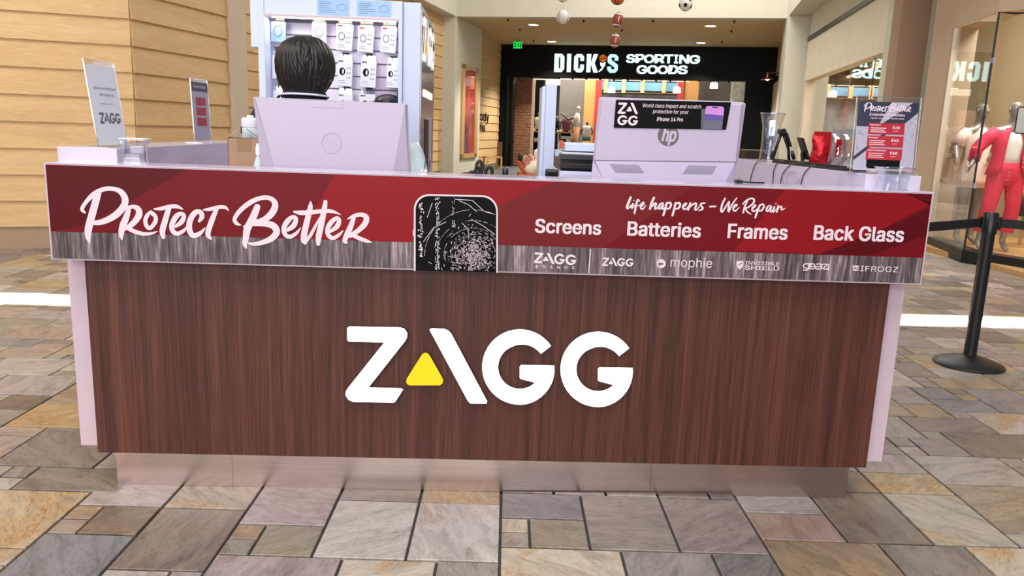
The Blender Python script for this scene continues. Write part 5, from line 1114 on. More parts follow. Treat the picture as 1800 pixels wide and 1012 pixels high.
for i in range(430):
    az = R(rnd.uniform(-28, 208)); f0 = rnd.uniform(0, .45); ln = rnd.uniform(.42, .86); tw = rnd.uniform(-.35, .35); fl = rnd.choice((0, 0, .02, .035, .06)); ph0 = rnd.uniform(0, 6); amp = rnd.uniform(.03, .12)
    P = []; rr = []; r0 = rnd.uniform(.006, .015); L_ = rnd.uniform(.99, 1.085)
    for k in range(11):
        q_ = k/10; f = min(1.06, f0+(1.05-f0)*q_*(ln+.3)); p3 = hairsurf(az+tw*q_*q_+amp*math.sin(ph0+q_*7), f)
        o_ = L_+.012*math.sin(ph0*2+q_*6)+fl*8*max(0, q_-.75)**1.5; P.append(Vector((p3.x*o_, YC+(p3.y-YC)*o_, p3.z+fl*.5*max(0, q_-.85)))); rr.append(r0*(.35+.65*min(1, q_*5))*(1-max(0, q_-.55)**1.6*2.6) if q_ < .99 else .0008)
    b.tube(P, [max(.0008, x) for x in rr], 6)
for i in range(60):
    az = R(rnd.uniform(20, 165)); P = [hairsurf(az+.1*math.sin(k+i), .72+.28*k/5)+Vector((.01*math.sin(i*2.1+k*.8), .006*k/5, -.012*max(0, k-3)*rnd.uniform(.3, 1.4))) for k in range(7)]
    b.tube(P, [.012, .013, .012, .010, .007, .004, .0012], 6)
b.build('hair', 'hair', t, smooth=True, world=False)

# --- mannequins in the shop window
def mannequin(label, loc, rz, arms, legs=None, sc_=1.075):
    t = thing('mannequin', label, 'mannequin', loc, rz); t.scale = [sc_]*3; TM[t.name] = TM[t.name] @ Matrix.Scale(sc_, 4)
    n, e = body_nodes(arms=arms, legs=legs); figure('body', n, e, 'mann', t); face_bits(t, 'mann'); return t
fz = .06
w1 = at(1692, 428, z=fz)
t = mannequin('grey mannequin in a short pale lace dress behind the mirrored pane', (w1.x, w1.y, fz), R(8), {'r': [(-.17, .01, 1.41), (-.3, .0, 1.2), (-.38, -.16, 1.05), (-.43, -.22, 1.02)], 'l': [(.17, .01, 1.41), (.24, .04, 1.16), (.1, -.14, 1.06), (.03, -.19, 1.07)]})
MB().loft([(0, 0, .72, .21, .17), (0, 0, .82, .2, .165), (0, 0, .98, .175, .145), (0, 0, 1.1, .15, .12), (0, 0, 1.28, .175, .13), (0, .01, 1.38, .165, .105), (0, .012, 1.45, .1, .08), (0, .012, 1.47, .07, .065)], 26).build('lace_dress', 'dress', t, smooth=True, world=False)
for sx in (-1, 1): MB().tube([(.15*sx, .01, 1.405), (.215*sx, .01, 1.33), (.245*sx if sx > 0 else -.27, .01, 1.24)], [.07, .072, .075], 16).build('sleeve', 'dress', t, smooth=True, world=False)
w2 = at(1747, 441, z=fz)
t = mannequin('grey mannequin in a coral pink trouser suit and white top by the glass corner', (w2.x, w2.y, fz), R(-8), {'r': [(-.18, .01, 1.41), (-.34, .03, 1.22), (-.44, -.1, 1.02), (-.5, -.16, .97)], 'l': [(.18, .01, 1.41), (.28, .03, 1.18), (.24, -.08, .95), (.22, -.12, .88)]},
              {'r': [(-.095, 0, .88), (-.16, -.06, .5), (-.2, .0, .1), (-.2, -.07, .045), (-.2, -.14, .03)], 'l': [(.095, 0, .88), (.12, -.03, .5), (.1, .06, .12), (.1, -.02, .05), (.1, -.09, .03)]})
MB().loft([(0, 0, 1.0, .14, .11), (0, 0, 1.12, .135, .105), (0, 0, 1.28, .165, .125), (0, .0, 1.36, .15, .1), (0, .005, 1.40, .11, .085)], 24).build('white_top', 'wcloth', t, smooth=True, world=False)
for sx, kx, ax, ky in ((-1, -.16, -.2, -.06), (1, .12, .1, -.03)): MB().tube([(.085*sx, 0, 1.0), (.1*sx, 0, .86), (kx, ky, .52), (ax, .0, .24)], [.09, .108, .078, .08], 18).build('trouser_leg', 'pink', t, smooth=True, world=False)
MB().loft([(0, 0, .79, .14, .11), (0, 0, .86, .172, .132), (0, 0, .98, .165, .125), (0, 0, 1.05, .145, .112)], 24).build('trouser_waist', 'pink', t, smooth=True, world=False)
def jacket_half(sx):
    rs_ = []
    for z, rx, ry, a0 in ((.9, .23, .17, 48), (1.0, .2, .155, 55), (1.12, .185, .14, 58), (1.28, .195, .145, 62), (1.38, .185, .125, 66), (1.45, .11, .09, 70)):
        rs_.append([(sx*rx*math.cos(R(-a0+(90+a0)*k/10)), ry*math.sin(R(-a0+(90+a0)*k/10)), z) for k in range(11)])
    b = MB(); b.rings(rs_, cap=False, close=False); return b
for sx in (-1, 1):
    o_ = jacket_half(sx).build('jacket_panel', 'pink', t, smooth=True, world=False); sl = o_.modifiers.new('t', 'SOLIDIFY'); sl.thickness = .012
MB().tube([(-.16, .01, 1.41), (-.26, .02, 1.31), (-.35, .03, 1.2), (-.41, -.06, 1.07)], [.075, .078, .07, .066], 16).build('sleeve', 'pink', t, smooth=True, world=False); MB().tube([(.16, .01, 1.41), (.24, .02, 1.28), (.285, .03, 1.16), (.25, -.06, .98)], [.075, .078, .072, .07], 16).build('sleeve', 'pink', t, smooth=True, world=False)
b = MB()
for k in range(4): b.ell((-.03, -.128, .99-.045*k), (.008, .005, .008), 8, 5); b.ell((.1, -.15, 1.16-.05*k), (.008, .005, .008), 8, 5)
b.build('buttons', 'silver', t, world=False)
# black skirt on a stand and small notice in the window
p_ = at(1795, 400, Y=w2.y+.5)
t = thing('garment_stand', 'black skirt on a low wooden stand behind the pink suit', 'garment', (p_.x+.05, w2.y+.55, fz))
MB().loft([(0, 0, .42, .2, .16), (0, 0, .6, .17, .14), (0, 0, .78, .14, .11)], 22).build('skirt', 'black', t, smooth=True, world=False); MB().tube([(0, 0, .02), (0, 0, .8)], .02, 10).build('pole', 'oak', t, world=False); MB().lathe([(.16, 0), (.16, .02), (.03, .03), (0, .03)], 24).build('base', 'oak', t, world=False)
MB().tube([(.05, -.05, .02), (.1, -.06, .2), (.08, -.02, .42)], .018, 8).build('leg', 'oak', t, world=False)
sg_ = RP.sz(1793, 210)
b = MB().slab(RP, RP.sz(1784, 210)[0], RP.sz(1784, 210)[0]+.3, RP.sz(1786, 233)[1], RP.sz(1788, 189)[1], -.045, -.04); t = thing('window_notice', 'pale blue notice in a black frame inside the boutique glass', 'notice', RP.pt(sg_[0], RP.sz(1786, 233)[1], -.04)); b.build('sheet', 'paper', t)
zz0, zz1, s_0 = RP.sz(1786, 233)[1], RP.sz(1788, 189)[1], RP.sz(1784, 210)[0]
b = MB().slab(RP, s_0-.012, s_0, zz0, zz1, -.05, -.036); b.slab(RP, s_0, s_0+.3, zz1, zz1+.012, -.05, -.036); b.slab(RP, s_0, s_0+.3, zz0-.012, zz0, -.05, -.036); b.build('frame', 'blackm', t)

# ================================================================== STANCHION
sb = at(1702, 641, z=0)
sb = Vector((sb.x, sb.y, 0))
t = thing('stanchion', 'black belt barrier post on a round rubber base right of the counter', 'barrier post', sb)
MB().lathe([(.205, 0), (.207, .008), (.2, .018), (.14, .04), (.07, .058), (.05, .066), (0, .066)], 40).build('base', 'rubber', t, smooth='auto', world=False)
tp = at(1739, 374, Y=sb.y); pxm = tp.x-sb.x
pole = MB().tube([(0, 0, .05), (pxm*.5*.0, 0, .32), (0, 0, .90)], .038, 24).build('pole', 'blackm', t, smooth='auto', world=False)
MB().tube([(0, 0, .30), (0, 0, .33)], .040, 24).build('joint_ring', 'blackm', t, world=False)
MB().tube([(0, 0, .85), (0, 0, .972), (0, 0, .98)], [.044, .044, .038], 24).build('belt_head', 'black', t, smooth='auto', world=False)
MB().box((-.058, -.02, .875), (-.04, .02, .955)).build('belt_slot', 'black', t, world=False, bevel=.004); MB().box((.04, -.024, .875), (.058, .02, .955)).build('belt_slot', 'black', t, world=False, bevel=.004)
def belt(a, c, lab):
    a, c = Vector(a), Vector(c); u_ = Vector((0, 0, 1)); n_ = (c-a).cross(u_).normalized()*.001; rs_ = []
    for k in range(13):
        f = k/12; p = a.lerp(c, f)-u_*.02*math.sin(math.pi*f); rs_.append([p-n_-u_*.027, p+n_-u_*.027, p+n_+u_*.027, p-n_+u_*.027])
    return tag(MB().rings(rs_).build('barrier_belt', 'webbing'), lab, 'barrier belt', 'barrier belts')
belt(sb+Vector((-.058, 0, .915)), (1.545, 1.05, .945), 'black barrier belt running from the post to the counter')
belt(sb+Vector((.058, 0, .915)), sb+Vector((2.0, -.75, .905)), 'black barrier belt running from the post out to the right')

# ================================================================== HALL DETAILS
# store name
b = FAC; t = thing('store_sign', 'lit pale store lettering with an orange ball on the black front', 'sign', FAC.pt(FAC.sz(1100, 112)[0], 3.4))
def fpoly(polys, m, name, lift0=.0, lift1=.06):
    mb = MB()
    for pl_ in polys: mb.prism([FAC.on(960+x/6.4286, 85+y/6.4286, lift1) for x, y in pl_], [FAC.on(960+x/6.4286, 85+y/6.4286, lift0) for x, y in pl_])
    return mb.build(name, m, t)
fpoly([[(90, 268), (97, 60), (145, 60), (140, 268)], [(140, 60), (180, 62), (207, 95), (203, 100), (142, 98)], [(163, 95), (207, 95), (203, 235), (160, 235)], [(138, 225), (203, 230), (175, 268), (138, 268)]], 'signglow', 'letter')
fpoly([[(232, 268), (238, 62), (285, 62), (278, 268)]], 'signglow', 'letter')
fpoly([[(313, 240), (318, 95), (362, 100), (360, 240)], [(318, 95), (348, 64), (405, 66), (430, 95), (388, 102), (362, 100)], [(388, 100), (430, 95), (428, 140), (385, 140)], [(313, 240), (360, 228), (382, 230), (424, 242), (398, 272), (345, 270)], [(382, 232), (386, 182), (428, 184), (424, 242)]], 'signglow', 'letter')
fpoly([[(453, 270), (462, 64), (510, 64), (500, 270)], [(503, 175), (540, 64), (588, 66), (545, 172)], [(503, 165), (545, 160), (585, 274), (535, 274)]], 'signglow', 'letter')
fpoly([[(693, 140), (697, 95), (740, 102), (738, 140)], [(697, 95), (725, 66), (790, 68), (818, 98), (774, 104), (742, 102)], [(774, 102), (818, 98), (815, 138), (772, 138)], [(693, 138), (738, 128), (812, 188), (770, 212), (700, 165)], [(690, 242), (690, 205), (735, 205), (735, 238)], [(690, 242), (735, 236), (768, 238), (808, 248), (778, 277), (718, 277)], [(768, 240), (770, 192), (812, 188), (808, 248)]], 'signblue', 'letter')
fpoly([[(642+42*math.cos(R(a)), 112+42*math.sin(R(a))) for a in range(0, 360, 20)]], glow('sign_orange', (226, 110, 24), .8), 'ball_emblem')
bb = MB()
for a, c in (((600, 112), (684, 112)), ((642, 70), (642, 154)), ((612, 82), (630, 112)), ((612, 142), (630, 112)), ((672, 82), (654, 112)), ((672, 142), (654, 112))): bb.tube([FAC.on(960+a[0]/6.4286, 85+a[1]/6.4286, .062), FAC.on(960+c[0]/6.4286, 85+c[1]/6.4286, .062)], .008, 4)
bb.build('ball_line', 'blackf', t)
fpoly([[(610, 158), (640, 166), (672, 152), (662, 200), (640, 222), (616, 198)], [(590, 260), (632, 216), (648, 222), (622, 254), (600, 264)]], 'signglow', 'emblem_hand')
for wd, xs_, b0, b1 in (('SPORTING', [(910, 1000), (1015, 1105), (1112, 1215), (1230, 1330), (1335, 1430), (1452, 1482), (1508, 1608), (1620, 1730)], 160, 172), ('GOODS', [(1028, 1135), (1148, 1255), (1265, 1370), (1385, 1485), (1495, 1590)], 284, 288)):
    for i, ch in enumerate(wd):
        xa, xb = xs_[i]; yb = b0+(b1-b0)*i/len(wd); mb = MB(); hh = (FAC.on(1100, 96)-FAC.on(1100, 110)).length
        letter(mb, ch, FAC, (960+xa/6.4286, 85+yb/6.4286), (960+xb/6.4286, 85+yb/6.4286), 14, .05, .055, up_=hh*(.96 if ch in 'SOG' else 1)); mb.build('letter', 'signglow', t)
# exit sign
ex = Pl(*FAC.pt(0, 0, 2.2).xy, -15.5); e0 = ex.sz(902, 86); e1 = ex.sz(918.5, 72.5)
t = thing('exit_sign', 'small green exit sign hanging under the tan soffit', 'exit sign', ex.pt((e0[0]+e1[0])/2, e0[1]))
MB().slab(ex, e0[0], e1[0], e0[1], e1[1], -.03, 0).build('case', pbr('exit_case', (20, 70, 36), .3), t); b = MB(); letter(b, 'EXIT', ex, (903, 84.6), (918, 85), 10.5, .004, .04); b.build('letters', 'green', t)
MB().tube([ex.pt((e0[0]+e1[0])/2, e1[1], -.015), ex.pt((e0[0]+e1[0])/2, ZS, -.015)], .012, 8).build('stem', 'blackm', t)
# downlights
for i, (px, py, on_) in enumerate(((937.5, 43.5, 1), (970, 73, 1), (1249, 45.5, 1), (1232, 75, 1), (994, 73, 0), (1207, 75, 0))):
    p = at(px, py, z=ZS); lb = ['bright downlight nearest the left of the soffit', 'bright downlight above the first letter of the store sign', 'bright downlight nearest the right of the soffit', 'bright downlight close above the end of the store sign', 'dim downlight at the left above the store sign', 'dim downlight at the right above the store sign'][i]
    t = thing('downlight', lb, 'light', (p.x, p.y, ZS), 0, 'downlights in the soffit'); MB().lathe([(.17, -.012), (.18, -.008), (.18, 0), (.15, 0)], 24, cap=False).build('trim_ring', 'beigel', t, world=False); MB().lathe([(.15, -.006), (.0, -.004)], 24, cap=False).build('lens', 'lamp' if on_ else 'beigel', t, world=False)
    if on_:
        l = bpy.data.lights.new('downlight_beam', 'SPOT'); l.energy = 900; l.spot_size = R(110); l.spot_blend = .6; l.color = (1, .92, .78); o_ = bpy.data.objects.new('downlight_beam', l); o_.location = (0, 0, -.03); o_.parent = t; COL.objects.link(o_)
for i, (px, py) in enumerate(((893, 33.5), (914, 51), (1026, 35), (1148, 35), (1291, 36), (1286, 53.5), (1093, 52), (1269, 72.5), (938, 70))):
    orr = ['first', 'second', 'fourth', 'sixth', 'ninth', 'eighth', 'fifth', 'seventh', 'third'][i]
    p = at(px, py, z=ZS); o_ = tag(MB().lathe([(.035, ZS), (.03, ZS-.03), (.012, ZS-.05), (.03, ZS-.07), (0, ZS-.07)], 10, (p.x, p.y, 0)).build('sprinkler_head', 'blackm'), 'small dark sprinkler head on the tan soffit, %s from the left' % orr, 'sprinkler', 'sprinkler heads in the soffit')
# hanging sports balls
BY = 13.0
def ball(name, label, px, py, rpx, m, asp=1, rot=0, tz=8.8):
    c = at(px, py, Y=BY); r_ = rpx/F_PX*(c-CAM).dot(fwd); t = thing(name, label, 'ball', c, 0, 'hanging ball decorations'); M_ = Matrix.Rotation(rot, 4, 'Y')
    MB().ell((0, 0, 0), (r_*asp, r_*asp, r_), 28, 16).xf(M_).build('skin', m, t, smooth=True, world=False)
    MB().tube([(0, 0, r_*.97), (0, 0, tz-c.z)], .002, 5).build('line', 'acre', t, world=False); return t, r_, M_
whiteb = pbr('white_leather', (232, 230, 226), .5, var=.02); foot = pbr('brown_leather', (150, 72, 56), .5, var=.15, bump=.2); bask = pbr('orange_rubber', (206, 104, 50), .6, bump=.2)
def sph(r_, lon, lat): return Vector((r_*math.cos(R(lat))*math.cos(R(lon)), r_*math.cos(R(lat))*math.sin(R(lon)), r_*math.sin(R(lat))))
def soccer(px, py, lab):
    t, r_, _ = ball('soccer_ball', lab, px, py, 12.2, whiteb); ph_ = (1+5**.5)/2
    ico = [Vector(v).normalized() for v in [(0, a, b_*ph_) for a in (-1, 1) for b_ in (-1, 1)]+[(a, b_*ph_, 0) for a in (-1, 1) for b_ in (-1, 1)]+[(b_*ph_, 0, a) for a in (-1, 1) for b_ in (-1, 1)]]
    Mr = Euler((.5, .2, .4)).to_matrix()
    for v in ico:
        v = Mr @ v; u_ = v.orthogonal().normalized(); w_ = v.cross(u_); MB().add([(v+(u_*math.cos(R(a))+w_*math.sin(R(a)))*.34).normalized()*r_*1.012 for a in range(0, 360, 72)]+[v*r_*1.02], [(i, (i+1) % 5, 5) for i in range(5)]).build('patch', 'ink', t, world=False)
soccer(1205.5, 7, 'black and white soccer ball hanging right of centre'); soccer(990, -9, 'soccer ball at the frame top above the baseball')
t, r_, _ = ball('baseball', 'white baseball hanging in front of the pale beam', 989.8, 30, 11.6, whiteb, tz=at(990, 6, Y=BY).z)
for s_ in (-1, 1): MB().tube([Vector((s_*r_*(.55+.25*math.cos(R(a))), -r_*.75*math.cos(R(a*.9)), r_*math.sin(R(a))*.9)).normalized()*r_*1.005 for a in range(-80, 81, 10)], .006, 5).build('seam', 'inkg', t, world=False)
t, r_, _ = ball('basketball', 'orange basketball at the frame top centre', 1085.5, -4, 12, bask)
for f_ in (lambda a: sph(r_*1.01, a, 0), lambda a: sph(r_*1.01, 0, a), lambda a: sph(r_*1.01, -90, a), lambda a: sph(r_*1.01, 60, a)): MB().tube([f_(a) for a in range(0, 361, 15)], .006, 5).build('seam', 'ink', t, world=False)
for px, py, rp, lab, rt_ in ((1086, 35, 13.5, 'brown football with white bands, upper of two', .15), (1081, 71.5, 12.5, 'brown football with white bands, lower of two', .05)):
    t, r_, M_ = ball('football', lab, px, py, rp, foot, .7, rt_, tz=at(px, py-rp-(8 if py < 50 else 9), Y=BY).z)
    for s_ in (-1, 1): MB().rings([[(r_*.7*math.cos(R(la))*1.02*math.cos(2*math.pi*k/24), r_*.7*math.cos(R(la))*1.02*math.sin(2*math.pi*k/24), r_*1.02*math.sin(R(la))) for k in range(24)] for la in (s_*38, s_*48)], cap=False).xf(M_).build('band', 'paper', t, world=False)
    MB().tube([(0, -r_*.72*math.cos(R(a)), r_*math.sin(R(a))) for a in (-20, -10, 0, 10, 20)], .008, 5).xf(M_).build('lace', 'paper', t, world=False)
# poster case on the left column
q0 = LB.sz(810, 190, .0); 
t = thing('poster_case', 'oak framed window with a red poster on the pale column', 'poster', LB.pt(LB.sz(824, 270)[0], LB.sz(810, 279)[1]))
a0, a1 = LB.sz(809.5, 200)[0], LB.sz(837, 200)[0]; z0, z1 = LB.sz(812, 278)[1], LB.sz(812, 112)[1]
b = MB()
for A_ in ((a0, a0+.28, z0, z1), (a1-.28, a1, z0, z1), (a0, a1, z0, z0+.13), (a0, a1, z1-.13, z1)): b.slab(LB, *A_, 0, .06)
b.build('frame', 'oak', t); MB().slab(LB, a0+.28, a1-.28, z0+.13, z1-.13, 0, .01).build('poster', pbr('red_poster', (186, 62, 50), .5, var=.55, vs=1.3), t); MB().slab(LB, a0+.34, a0+.9, z0+.13, z0+1.0, .01, .014).build('poster_picture', pbr('plum_poster', (110, 44, 60), .5, var=.5, vs=3), t); MB().slab(LB, a0+.28, a1-.28, z0+.13, z1-.13, .03, .036).build('glazing', 'poster_glass', t)
# black letters on the boards
t = thing('wall_letters', 'black shop lettering on the tan boards beside the column', 'sign', LM.pt(LM.sz(850, 210)[0], LM.sz(850, 232)[1]))
for wd, a, c, hh in (('& Body', (826, 207.5), (857.5, 214), 17), ('Works', (831, 227), (850.5, 231), 16)):
    b = MB(); letter(b, wd, LM, a, c, 15, .04, .03, up_=abs(LM.sz(848, 195)[1]-LM.sz(848, 195+hh)[1])*.9); b.build('word', 'blackf', t)
# wooden chair by the boards
p_ = at(858, 296, z=0); t = thing('wooden_chair', 'light wooden armchair against the boards beyond the column', 'chair', (p_.x+.15, p_.y, 0), R(-75)); t.location = (p_.x+.15, p_.y, 0)
MB().box((-.28, -.28, .38), (.28, .28, .44)).build('seat', 'oak', t, world=False, bevel=.01)
for sx in (-1, 1):
    for sy_ in (-1, 1): MB().box((sx*.26-.03, sy_*.25-.03, 0), (sx*.26+.03, sy_*.25+.03, .39)).build('leg', 'oak', t, world=False)
b = MB()
for k in range(4): MB().box((-.26+k*.14, .23, .44), (-.16+k*.14, .27, .95)).build('slat', pbr('brown_seat', (110, 78, 52), .5) if k == 0 else bpy.data.materials['brown_seat'], t, world=False)
# reclining person in an orange massage chair
py_ = 11.0; c0 = at(935, 300, Y=py_); t = thing('massage_chair', 'orange reclining massage chair in the hall beyond the counter', 'chair', (c0.x+.25, py_, 0)); P = lambda x, y, d_=0: at(x, y, Y=py_+d_)
q = [P(908.5, 284), P(913.5, 281), P(926, 301), P(918, 306)]
MB().prism([p+Vector((0, -.28, 0)) for p in q], [p+Vector((0, .28, 0)) for p in q]).build('headrest', 'orange', t, bevel=.03)
a = P(910, 311); c = P(950, 305); MB().box((a.x, py_-.42, a.z-.07), (c.x+.5, py_-.28, c.z-.0)).build('armrest', 'orange', t, bevel=.02); MB().box((a.x, py_+.28, a.z-.07), (c.x+.5, py_+.42, c.z)).build('armrest', 'orange', t, bevel=.02)
MB().box((a.x+.02, py_-.38, .0), (c.x+.6, py_+.38, a.z-.06)).build('chair_base', 'black', t, bevel=.03); MB().hexa([(a.x+.1, py_-.28, a.z-.1), (c.x+.6, py_-.28, a.z-.1), (c.x+.6, py_+.28, a.z-.1), (a.x+.1, py_+.28, a.z-.1), (a.x+.05, py_-.28, P(915, 303).z), (c.x+.6, py_-.28, a.z+.05), (c.x+.6, py_+.28, a.z+.05), (a.x+.05, py_+.28, P(915, 303).z)]).build('seat', 'orange', t, bevel=.02)
t = thing('person', 'person in a cream sweater lying back in the orange chair, hand to face', 'person', (c0.x+.2, py_, .5))
hd_ = P(922, 279); nk = P(927, 288); ch_ = P(930, 298); wa = P(948, 305); kn = P(968, 288); ft_ = P(985, 308)
V = lambda p, y=0: tuple(p+Vector((0, y, 0)))
iM = TM[t.name].inverted()
nodes = {'pelvis': (V(wa), .15), 'belly': (V((ch_+wa)/2), .16), 'chest': (V(ch_), .17), 'neck': (V(nk), .06), 'head0': (V((nk+hd_)/2), .08), 'head': (V(hd_), (.1, .09)), 'crown': (V(hd_+(hd_-nk)*.6), .07)}
ed = [('pelvis', 'belly'), ('belly', 'chest'), ('chest', 'neck'), ('neck', 'head0'), ('head0', 'head'), ('head', 'crown')]
for s_, sg in (('n', -1), ('f', 1)):
    nodes[s_+'sh'] = (V(P(926, 296), sg*.19), .07); nodes[s_+'el'] = (V(P(934, 302), sg*.26), .055); nodes[s_+'wr'] = (V(P(937, 280), sg*.12), .035); nodes[s_+'hd'] = (V(P(933, 275.5), sg*.09), .035)
    ed += [('chest', s_+'sh'), (s_+'sh', s_+'el'), (s_+'el', s_+'wr'), (s_+'wr', s_+'hd')]
    for k in range(5): nodes['%sg%d' % (s_, k)] = (V(P(929.5+k*1.6, 271.5-(k == 2)), sg*.08+k*.006), .012); ed.append((s_+'hd', '%sg%d' % (s_, k)))
    nodes[s_+'hip'] = (V(wa+Vector((.08, 0, 0)), sg*.1), .11); nodes[s_+'kn'] = (V(kn, sg*.12), .07); nodes[s_+'an'] = (V(ft_, sg*.12), .05); nodes[s_+'to'] = (V(ft_+Vector((.08, 0, .12)), sg*.12), .04); ed += [('pelvis', s_+'hip'), (s_+'hip', s_+'kn'), (s_+'kn', s_+'an'), (s_+'an', s_+'to')]
nodes = {k: (tuple(iM @ Vector(v[0])), v[1]) for k, v in nodes.items()}
figure('body', nodes, ed, 'skin', t)
MB().tube([P(924.5, 291), P(928, 296), P(938, 302), P(950, 305)], [.1, .24, .23, .2], 18).build('sweater', 'cream', t, smooth=True)
for sg in (-1, 1):
    o_ = Vector((0, sg*.2, 0)); MB().tube([P(926, 296)+o_, P(934, 303)+o_*1.3, P(936.5, 285)+o_*.7], [.1, .085, .06], 14).build('sleeve', 'cream', t, smooth=True); MB().tube([P(951, 305)+o_*.5, P(968, 287)+o_*.6, P(985, 308)+o_*.6], [.13, .1, .08], 14).build('trouser_leg', 'wcloth', t, smooth=True)
MB().tube([P(941, 263), P(946, 270), P(951, 283), P(953, 300)], [.03, .09, .1, .09], 14).build('pale_cushion_flap', 'wcloth', t, smooth=True)
hm = P(915, 277.5); MB().ell(tuple(hm), (.055, .09, .085), 16, 10).build('hair', 'hair', t, smooth=True)
for sg in (-1, 1): MB().tube([P(926, 275)+Vector((0, sg*.035-.06, 0))+Vector((.022*math.cos(a_), 0, .022*math.sin(a_))) for a_ in [R(k*30) for k in range(13)]], .004, 5).build('glasses_rim', 'ink', t)
# dark bench beyond the right computer
p_ = at(1322, 285, Y=9.5); t = thing('hall_bench', 'dark brown bench in the hall right of the right computer', 'bench', (p_.x, 9.5, 0)); zt_ = at(1322, 263, Y=9.5).z
MB().box((p_.x-.22, 9.2, zt_-.16), (p_.x+.22, 9.8, zt_)).build('seat_back', pbr('dark_brown', (44, 28, 20), .5), t, bevel=.02)
for sx in (-1, 1): MB().box((p_.x+sx*.19-.03, 9.25, 0), (p_.x+sx*.19+.03, 9.75, zt_-.15)).build('leg', bpy.data.materials['dark_brown'], t)
# copper wall lamp
lq = RF.sz(1368, 131); base = RF.on(1371, 130, 0); t = thing('wall_lamp', 'copper arm wall lamp on the pale stone beside the store front', 'lamp', base)
tipp = RF.on(1350, 128, .55)
MB().tube([base, base+RF.n*.02], .1, 16).build('wall_plate', 'copper', t, smooth='auto'); MB().tube([base, base.lerp(tipp, .5)+Vector((0, 0, .02)), tipp], .018, 8).build('arm', 'copper', t, smooth=True)
MB().lathe([(.03, .02), (.05, -.06), (.05, -.14), (.22, -.2), (.21, -.205), (.045, -.15), (0, -.15)], 24, tipp).build('shade', 'copper', t, smooth='auto'); MB().ell(tuple(tipp+Vector((0, 0, -.18))), (.06, .06, .05), 14, 8).build('bulb', 'lamp', t, smooth=True)
# goods inside the wide shop window
for px, m, lab in ((1437, 'orange', 'orange shirt hanging at the left of the wide shop window'), (1487, 'orange', 'orange patterned shirt hanging mid way in the wide shop window'), (1462, 'oak', 'tan jacket hanging between the two orange shirts')):
    a_, z_ = RW.sz(px, 160, -1.0); t = thing('hanging_shirt', lab, 'shirt', RW.pt(a_, 2.63-1.44, -1.0), R(78)); wd = .17
    MB().loft([(0, 0, 0, wd, .1), (0, 0, .5, wd*.92, .1), (0, 0, 1.0, wd, .09), (0, 0, 1.2, wd*.9, .07), (0, 0, 1.28, .05, .04)], 18).build('shirt_body', m, t, smooth=True, world=False); MB().tube([(0, 0, 1.27), (0, 0, 1.4), (0, .04, 1.44)], .008, 6).build('hanger', 'steel', t, world=False)
    for sx in (-1, 1): MB().tube([(sx*wd*.85, 0, 1.2), (sx*(wd+.06), 0, .9), (sx*(wd+.08), 0, .65)], [.07, .065, .06], 12).build('sleeve', m, t, smooth=True, world=False)
rl = thing('clothes_rail', 'steel clothes rail inside the wide shop window', 'rail', RW.pt(s_m, 2.0, -1.0))
MB().tube([RW.pt(sB1+.2, 2.62, -1.0), RW.pt(sA0-.2, 2.62, -1.0)], .014, 10).build('rod', 'steel', rl)
for s_ in (sB1+.5, sA0-.5): MB().tube([RW.pt(s_, 2.62, -1.0), RW.pt(s_, 3.4, -1.0)], .01, 8).build('drop_rod', 'steel', rl)
a0, z0 = RW.sz(1437, 151, -1.2); a1, _ = RW.sz(1536, 152, -1.2)
t = thing('light_bar', 'warm light bar near the top of the wide shop window', 'light', RW.pt((a0+a1)/2, z0, -1.2)); MB().slab(RW, min(a0, a1), max(a0, a1), z0-.03, z0+.03, -1.25, -1.2).build('tube', 'strip', t); MB().slab(RW, min(a0, a1), max(a0, a1), z0+.03, z0+.14, -1.3, -1.18).build('housing', 'beige', t)
# goods and forms inside the far store
def form(px, py_b, py_t, lift, m, lab, m2=None, grp_='store forms'):
    a_, z0_ = FAC.sz(px, py_b, lift); z1_ = FAC.sz(px, py_t, lift)[1]; h_ = z1_-z0_; t = thing('torso_form', lab, 'mannequin', FAC.pt(a_, z0_, lift), R(-15), grp_); k = h_
    MB().loft([(0, 0, 0, .30*k, .18*k), (0, 0, .25*k, .25*k, .16*k), (0, 0, .5*k, .3*k, .18*k), (0, 0, .68*k, .3*k, .14*k), (0, 0, .75*k, .1*k, .09*k)], 16).build('shirt', m, t, smooth=True, world=False)
    MB().loft([(0, 0, .74*k, .075*k, .075*k), (0, 0, .82*k, .07*k, .07*k), (0, 0, .88*k, .11*k, .12*k), (0, 0, .97*k, .1*k, .11*k), (0, 0, k, .04*k, .05*k)], 14).build('head', 'greyw', t, smooth=True, world=False)
    for sx in (-1, 1): MB().tube([(sx*.27*k, 0, .66*k), (sx*.4*k, 0, .4*k), (sx*.36*k, -.05*k, .12*k)], [.08*k, .065*k, .05*k], 10).build('arm', m if m2 is None else 'greyw', t, smooth=True, world=False)
    if m2: MB().loft([(0, 0, -.3*k, .3*k, .18*k), (0, 0, .06*k, .29*k, .175*k)], 14).build('shorts', m2, t, smooth=True, world=False)
mar = pbr('maroon_cloth', (122, 70, 78), .8); yel = pbr('pale_yellow_cloth', (222, 212, 170), .8); orc = pbr('orange_legging', (216, 150, 92), .8); grn = pbr('green_shorts', (94, 134, 112), .8)
form(947, 227, 198, -3, yel, 'shop form in a pale yellow top left of the white post', 'blackf'); form(995, 230, 200, -3, mar, 'shop form in a maroon shirt right of the white post', 'blackf'); form(1031, 240, 214, -2.5, 'wcloth', 'shop form in a white shirt and green shorts', grn); form(978, 225, 204, -5, 'blackf', 'dark shop form just right of the white post', 'blackf')
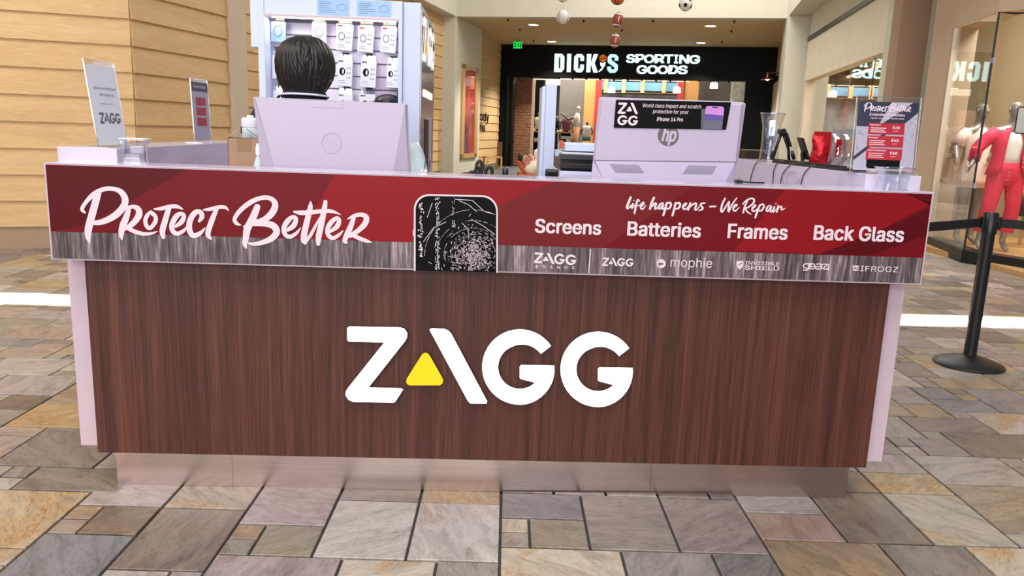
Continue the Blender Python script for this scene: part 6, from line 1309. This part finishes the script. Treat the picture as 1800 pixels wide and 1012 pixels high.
a_, z0_ = FAC.sz(1010, 250, -2.8); t = thing('leaping_form', 'tall pale shop form in orange leggings mid leap', 'mannequin', FAC.pt(a_, 0, -2.8), R(-15)); z1_ = FAC.sz(1010, 184, -2.8)[1]
MB().tube([(.0, 0, .1), (.02, 0, z1_*.42), (.06, 0, z1_*.64)], [.05, .1, .12], 12).build('leggings', orc, t, smooth=True, world=False); MB().tube([(.06, 0, z1_*.64), (.04, 0, z1_*.78), (.08, 0, z1_*.87)], [.11, .14, .06], 12).build('top', 'cream', t, smooth=True, world=False); MB().ell((.1, 0, z1_*.94), (.08, .09, .11), 14, 10).build('head', 'cream', t, smooth=True, world=False)
MB().tube([(.0, 0, z1_*.8), (-.3, 0, z1_*.76), (-.62, 0, z1_*.86)], [.07, .06, .04], 10).build('arm', 'greyw', t, smooth=True, world=False); MB().tube([(0, 0, .1), (0, 0, 0)], [.1, .12], 12).build('foot_stand', 'blackf', t, world=False)
for x0p, x1p, ytop, lift, lab in ((922, 955, 229, -3, 'dark display table with folded clothes left of the white post'), (978, 1012, 231, -3, 'dark display table with folded clothes right of the white post')):
    s0, zt_ = FAC.sz(x0p, ytop, lift); s1 = FAC.sz(x1p, ytop, lift)[0]; t = thing('display_table', lab, 'table', FAC.pt((s0+s1)/2, 0, lift-.3), 0)
    MB().slab(FAC, s0, s1, zt_-.06, zt_, lift-.7, lift+.2).build('table_top', 'oak', t)
    for s_ in (s0+.04, s1-.04):
        for l_ in (lift-.65, lift+.15): MB().slab(FAC, s_-.03, s_+.03, 0, zt_-.06, l_-.03, l_+.03).build('leg', 'blackf', t)
    for zz_ in (.35, .8): MB().slab(FAC, s0+.02, s1-.02, zz_*zt_*.8, zz_*zt_*.8+.04, lift-.65, lift+.15).build('shelf', 'blackf', t)
    for k in range(4):
        o_ = tag(MB().slab(FAC, s0+.03+k*(s1-s0)/4, s0+(k+.85)*(s1-s0)/4, zt_, zt_+.06+.03*(k % 2), lift-.3, lift+.1).build('folded_clothes', ['wcloth', 'cream', 'dress', mar][k], bevel=.015), 'folded clothes atop the table %s of the white post, %s pile from left' % ('left' if x0p < 950 else 'right', ['first', 'second', 'third', 'fourth'][k]), 'clothes', 'folded clothes')
        q2 = tag(MB().slab(FAC, s0+.05+k*(s1-s0)/4, s0+(k+.8)*(s1-s0)/4, .8*zt_*.8+.04, .8*zt_*.8+.2, lift-.4, lift+.12).build('folded_clothes', ['cream', 'ink', 'wcloth', 'inkg'][k], bevel=.015), 'shelved clothes in the display table %s of the white post, %s pile from left' % ('left' if x0p < 950 else 'right', ['first', 'second', 'third', 'fourth'][k]), 'clothes', 'shelved clothes')
for px, lab in ((1075, 'white store lamp left of the mural'), (1190, 'white store lamp right of the mural'), (1255, 'small white spot lamp in the right of the store')):
    a_, z_ = FAC.sz(px, 158 if px < 1200 else 150, -4); t = thing('store_lamp', lab, 'lamp', FAC.pt(a_, z_, -4)); MB().lathe([(.16, -.12), (.15, .08), (.05, .14), (0, .14)], 18).build('shade', 'strip', t, smooth='auto', world=False); MB().tube([(0, 0, .14), (0, 0, 5.3-z_)], .015, 6).build('rod', 'silver', t, world=False)
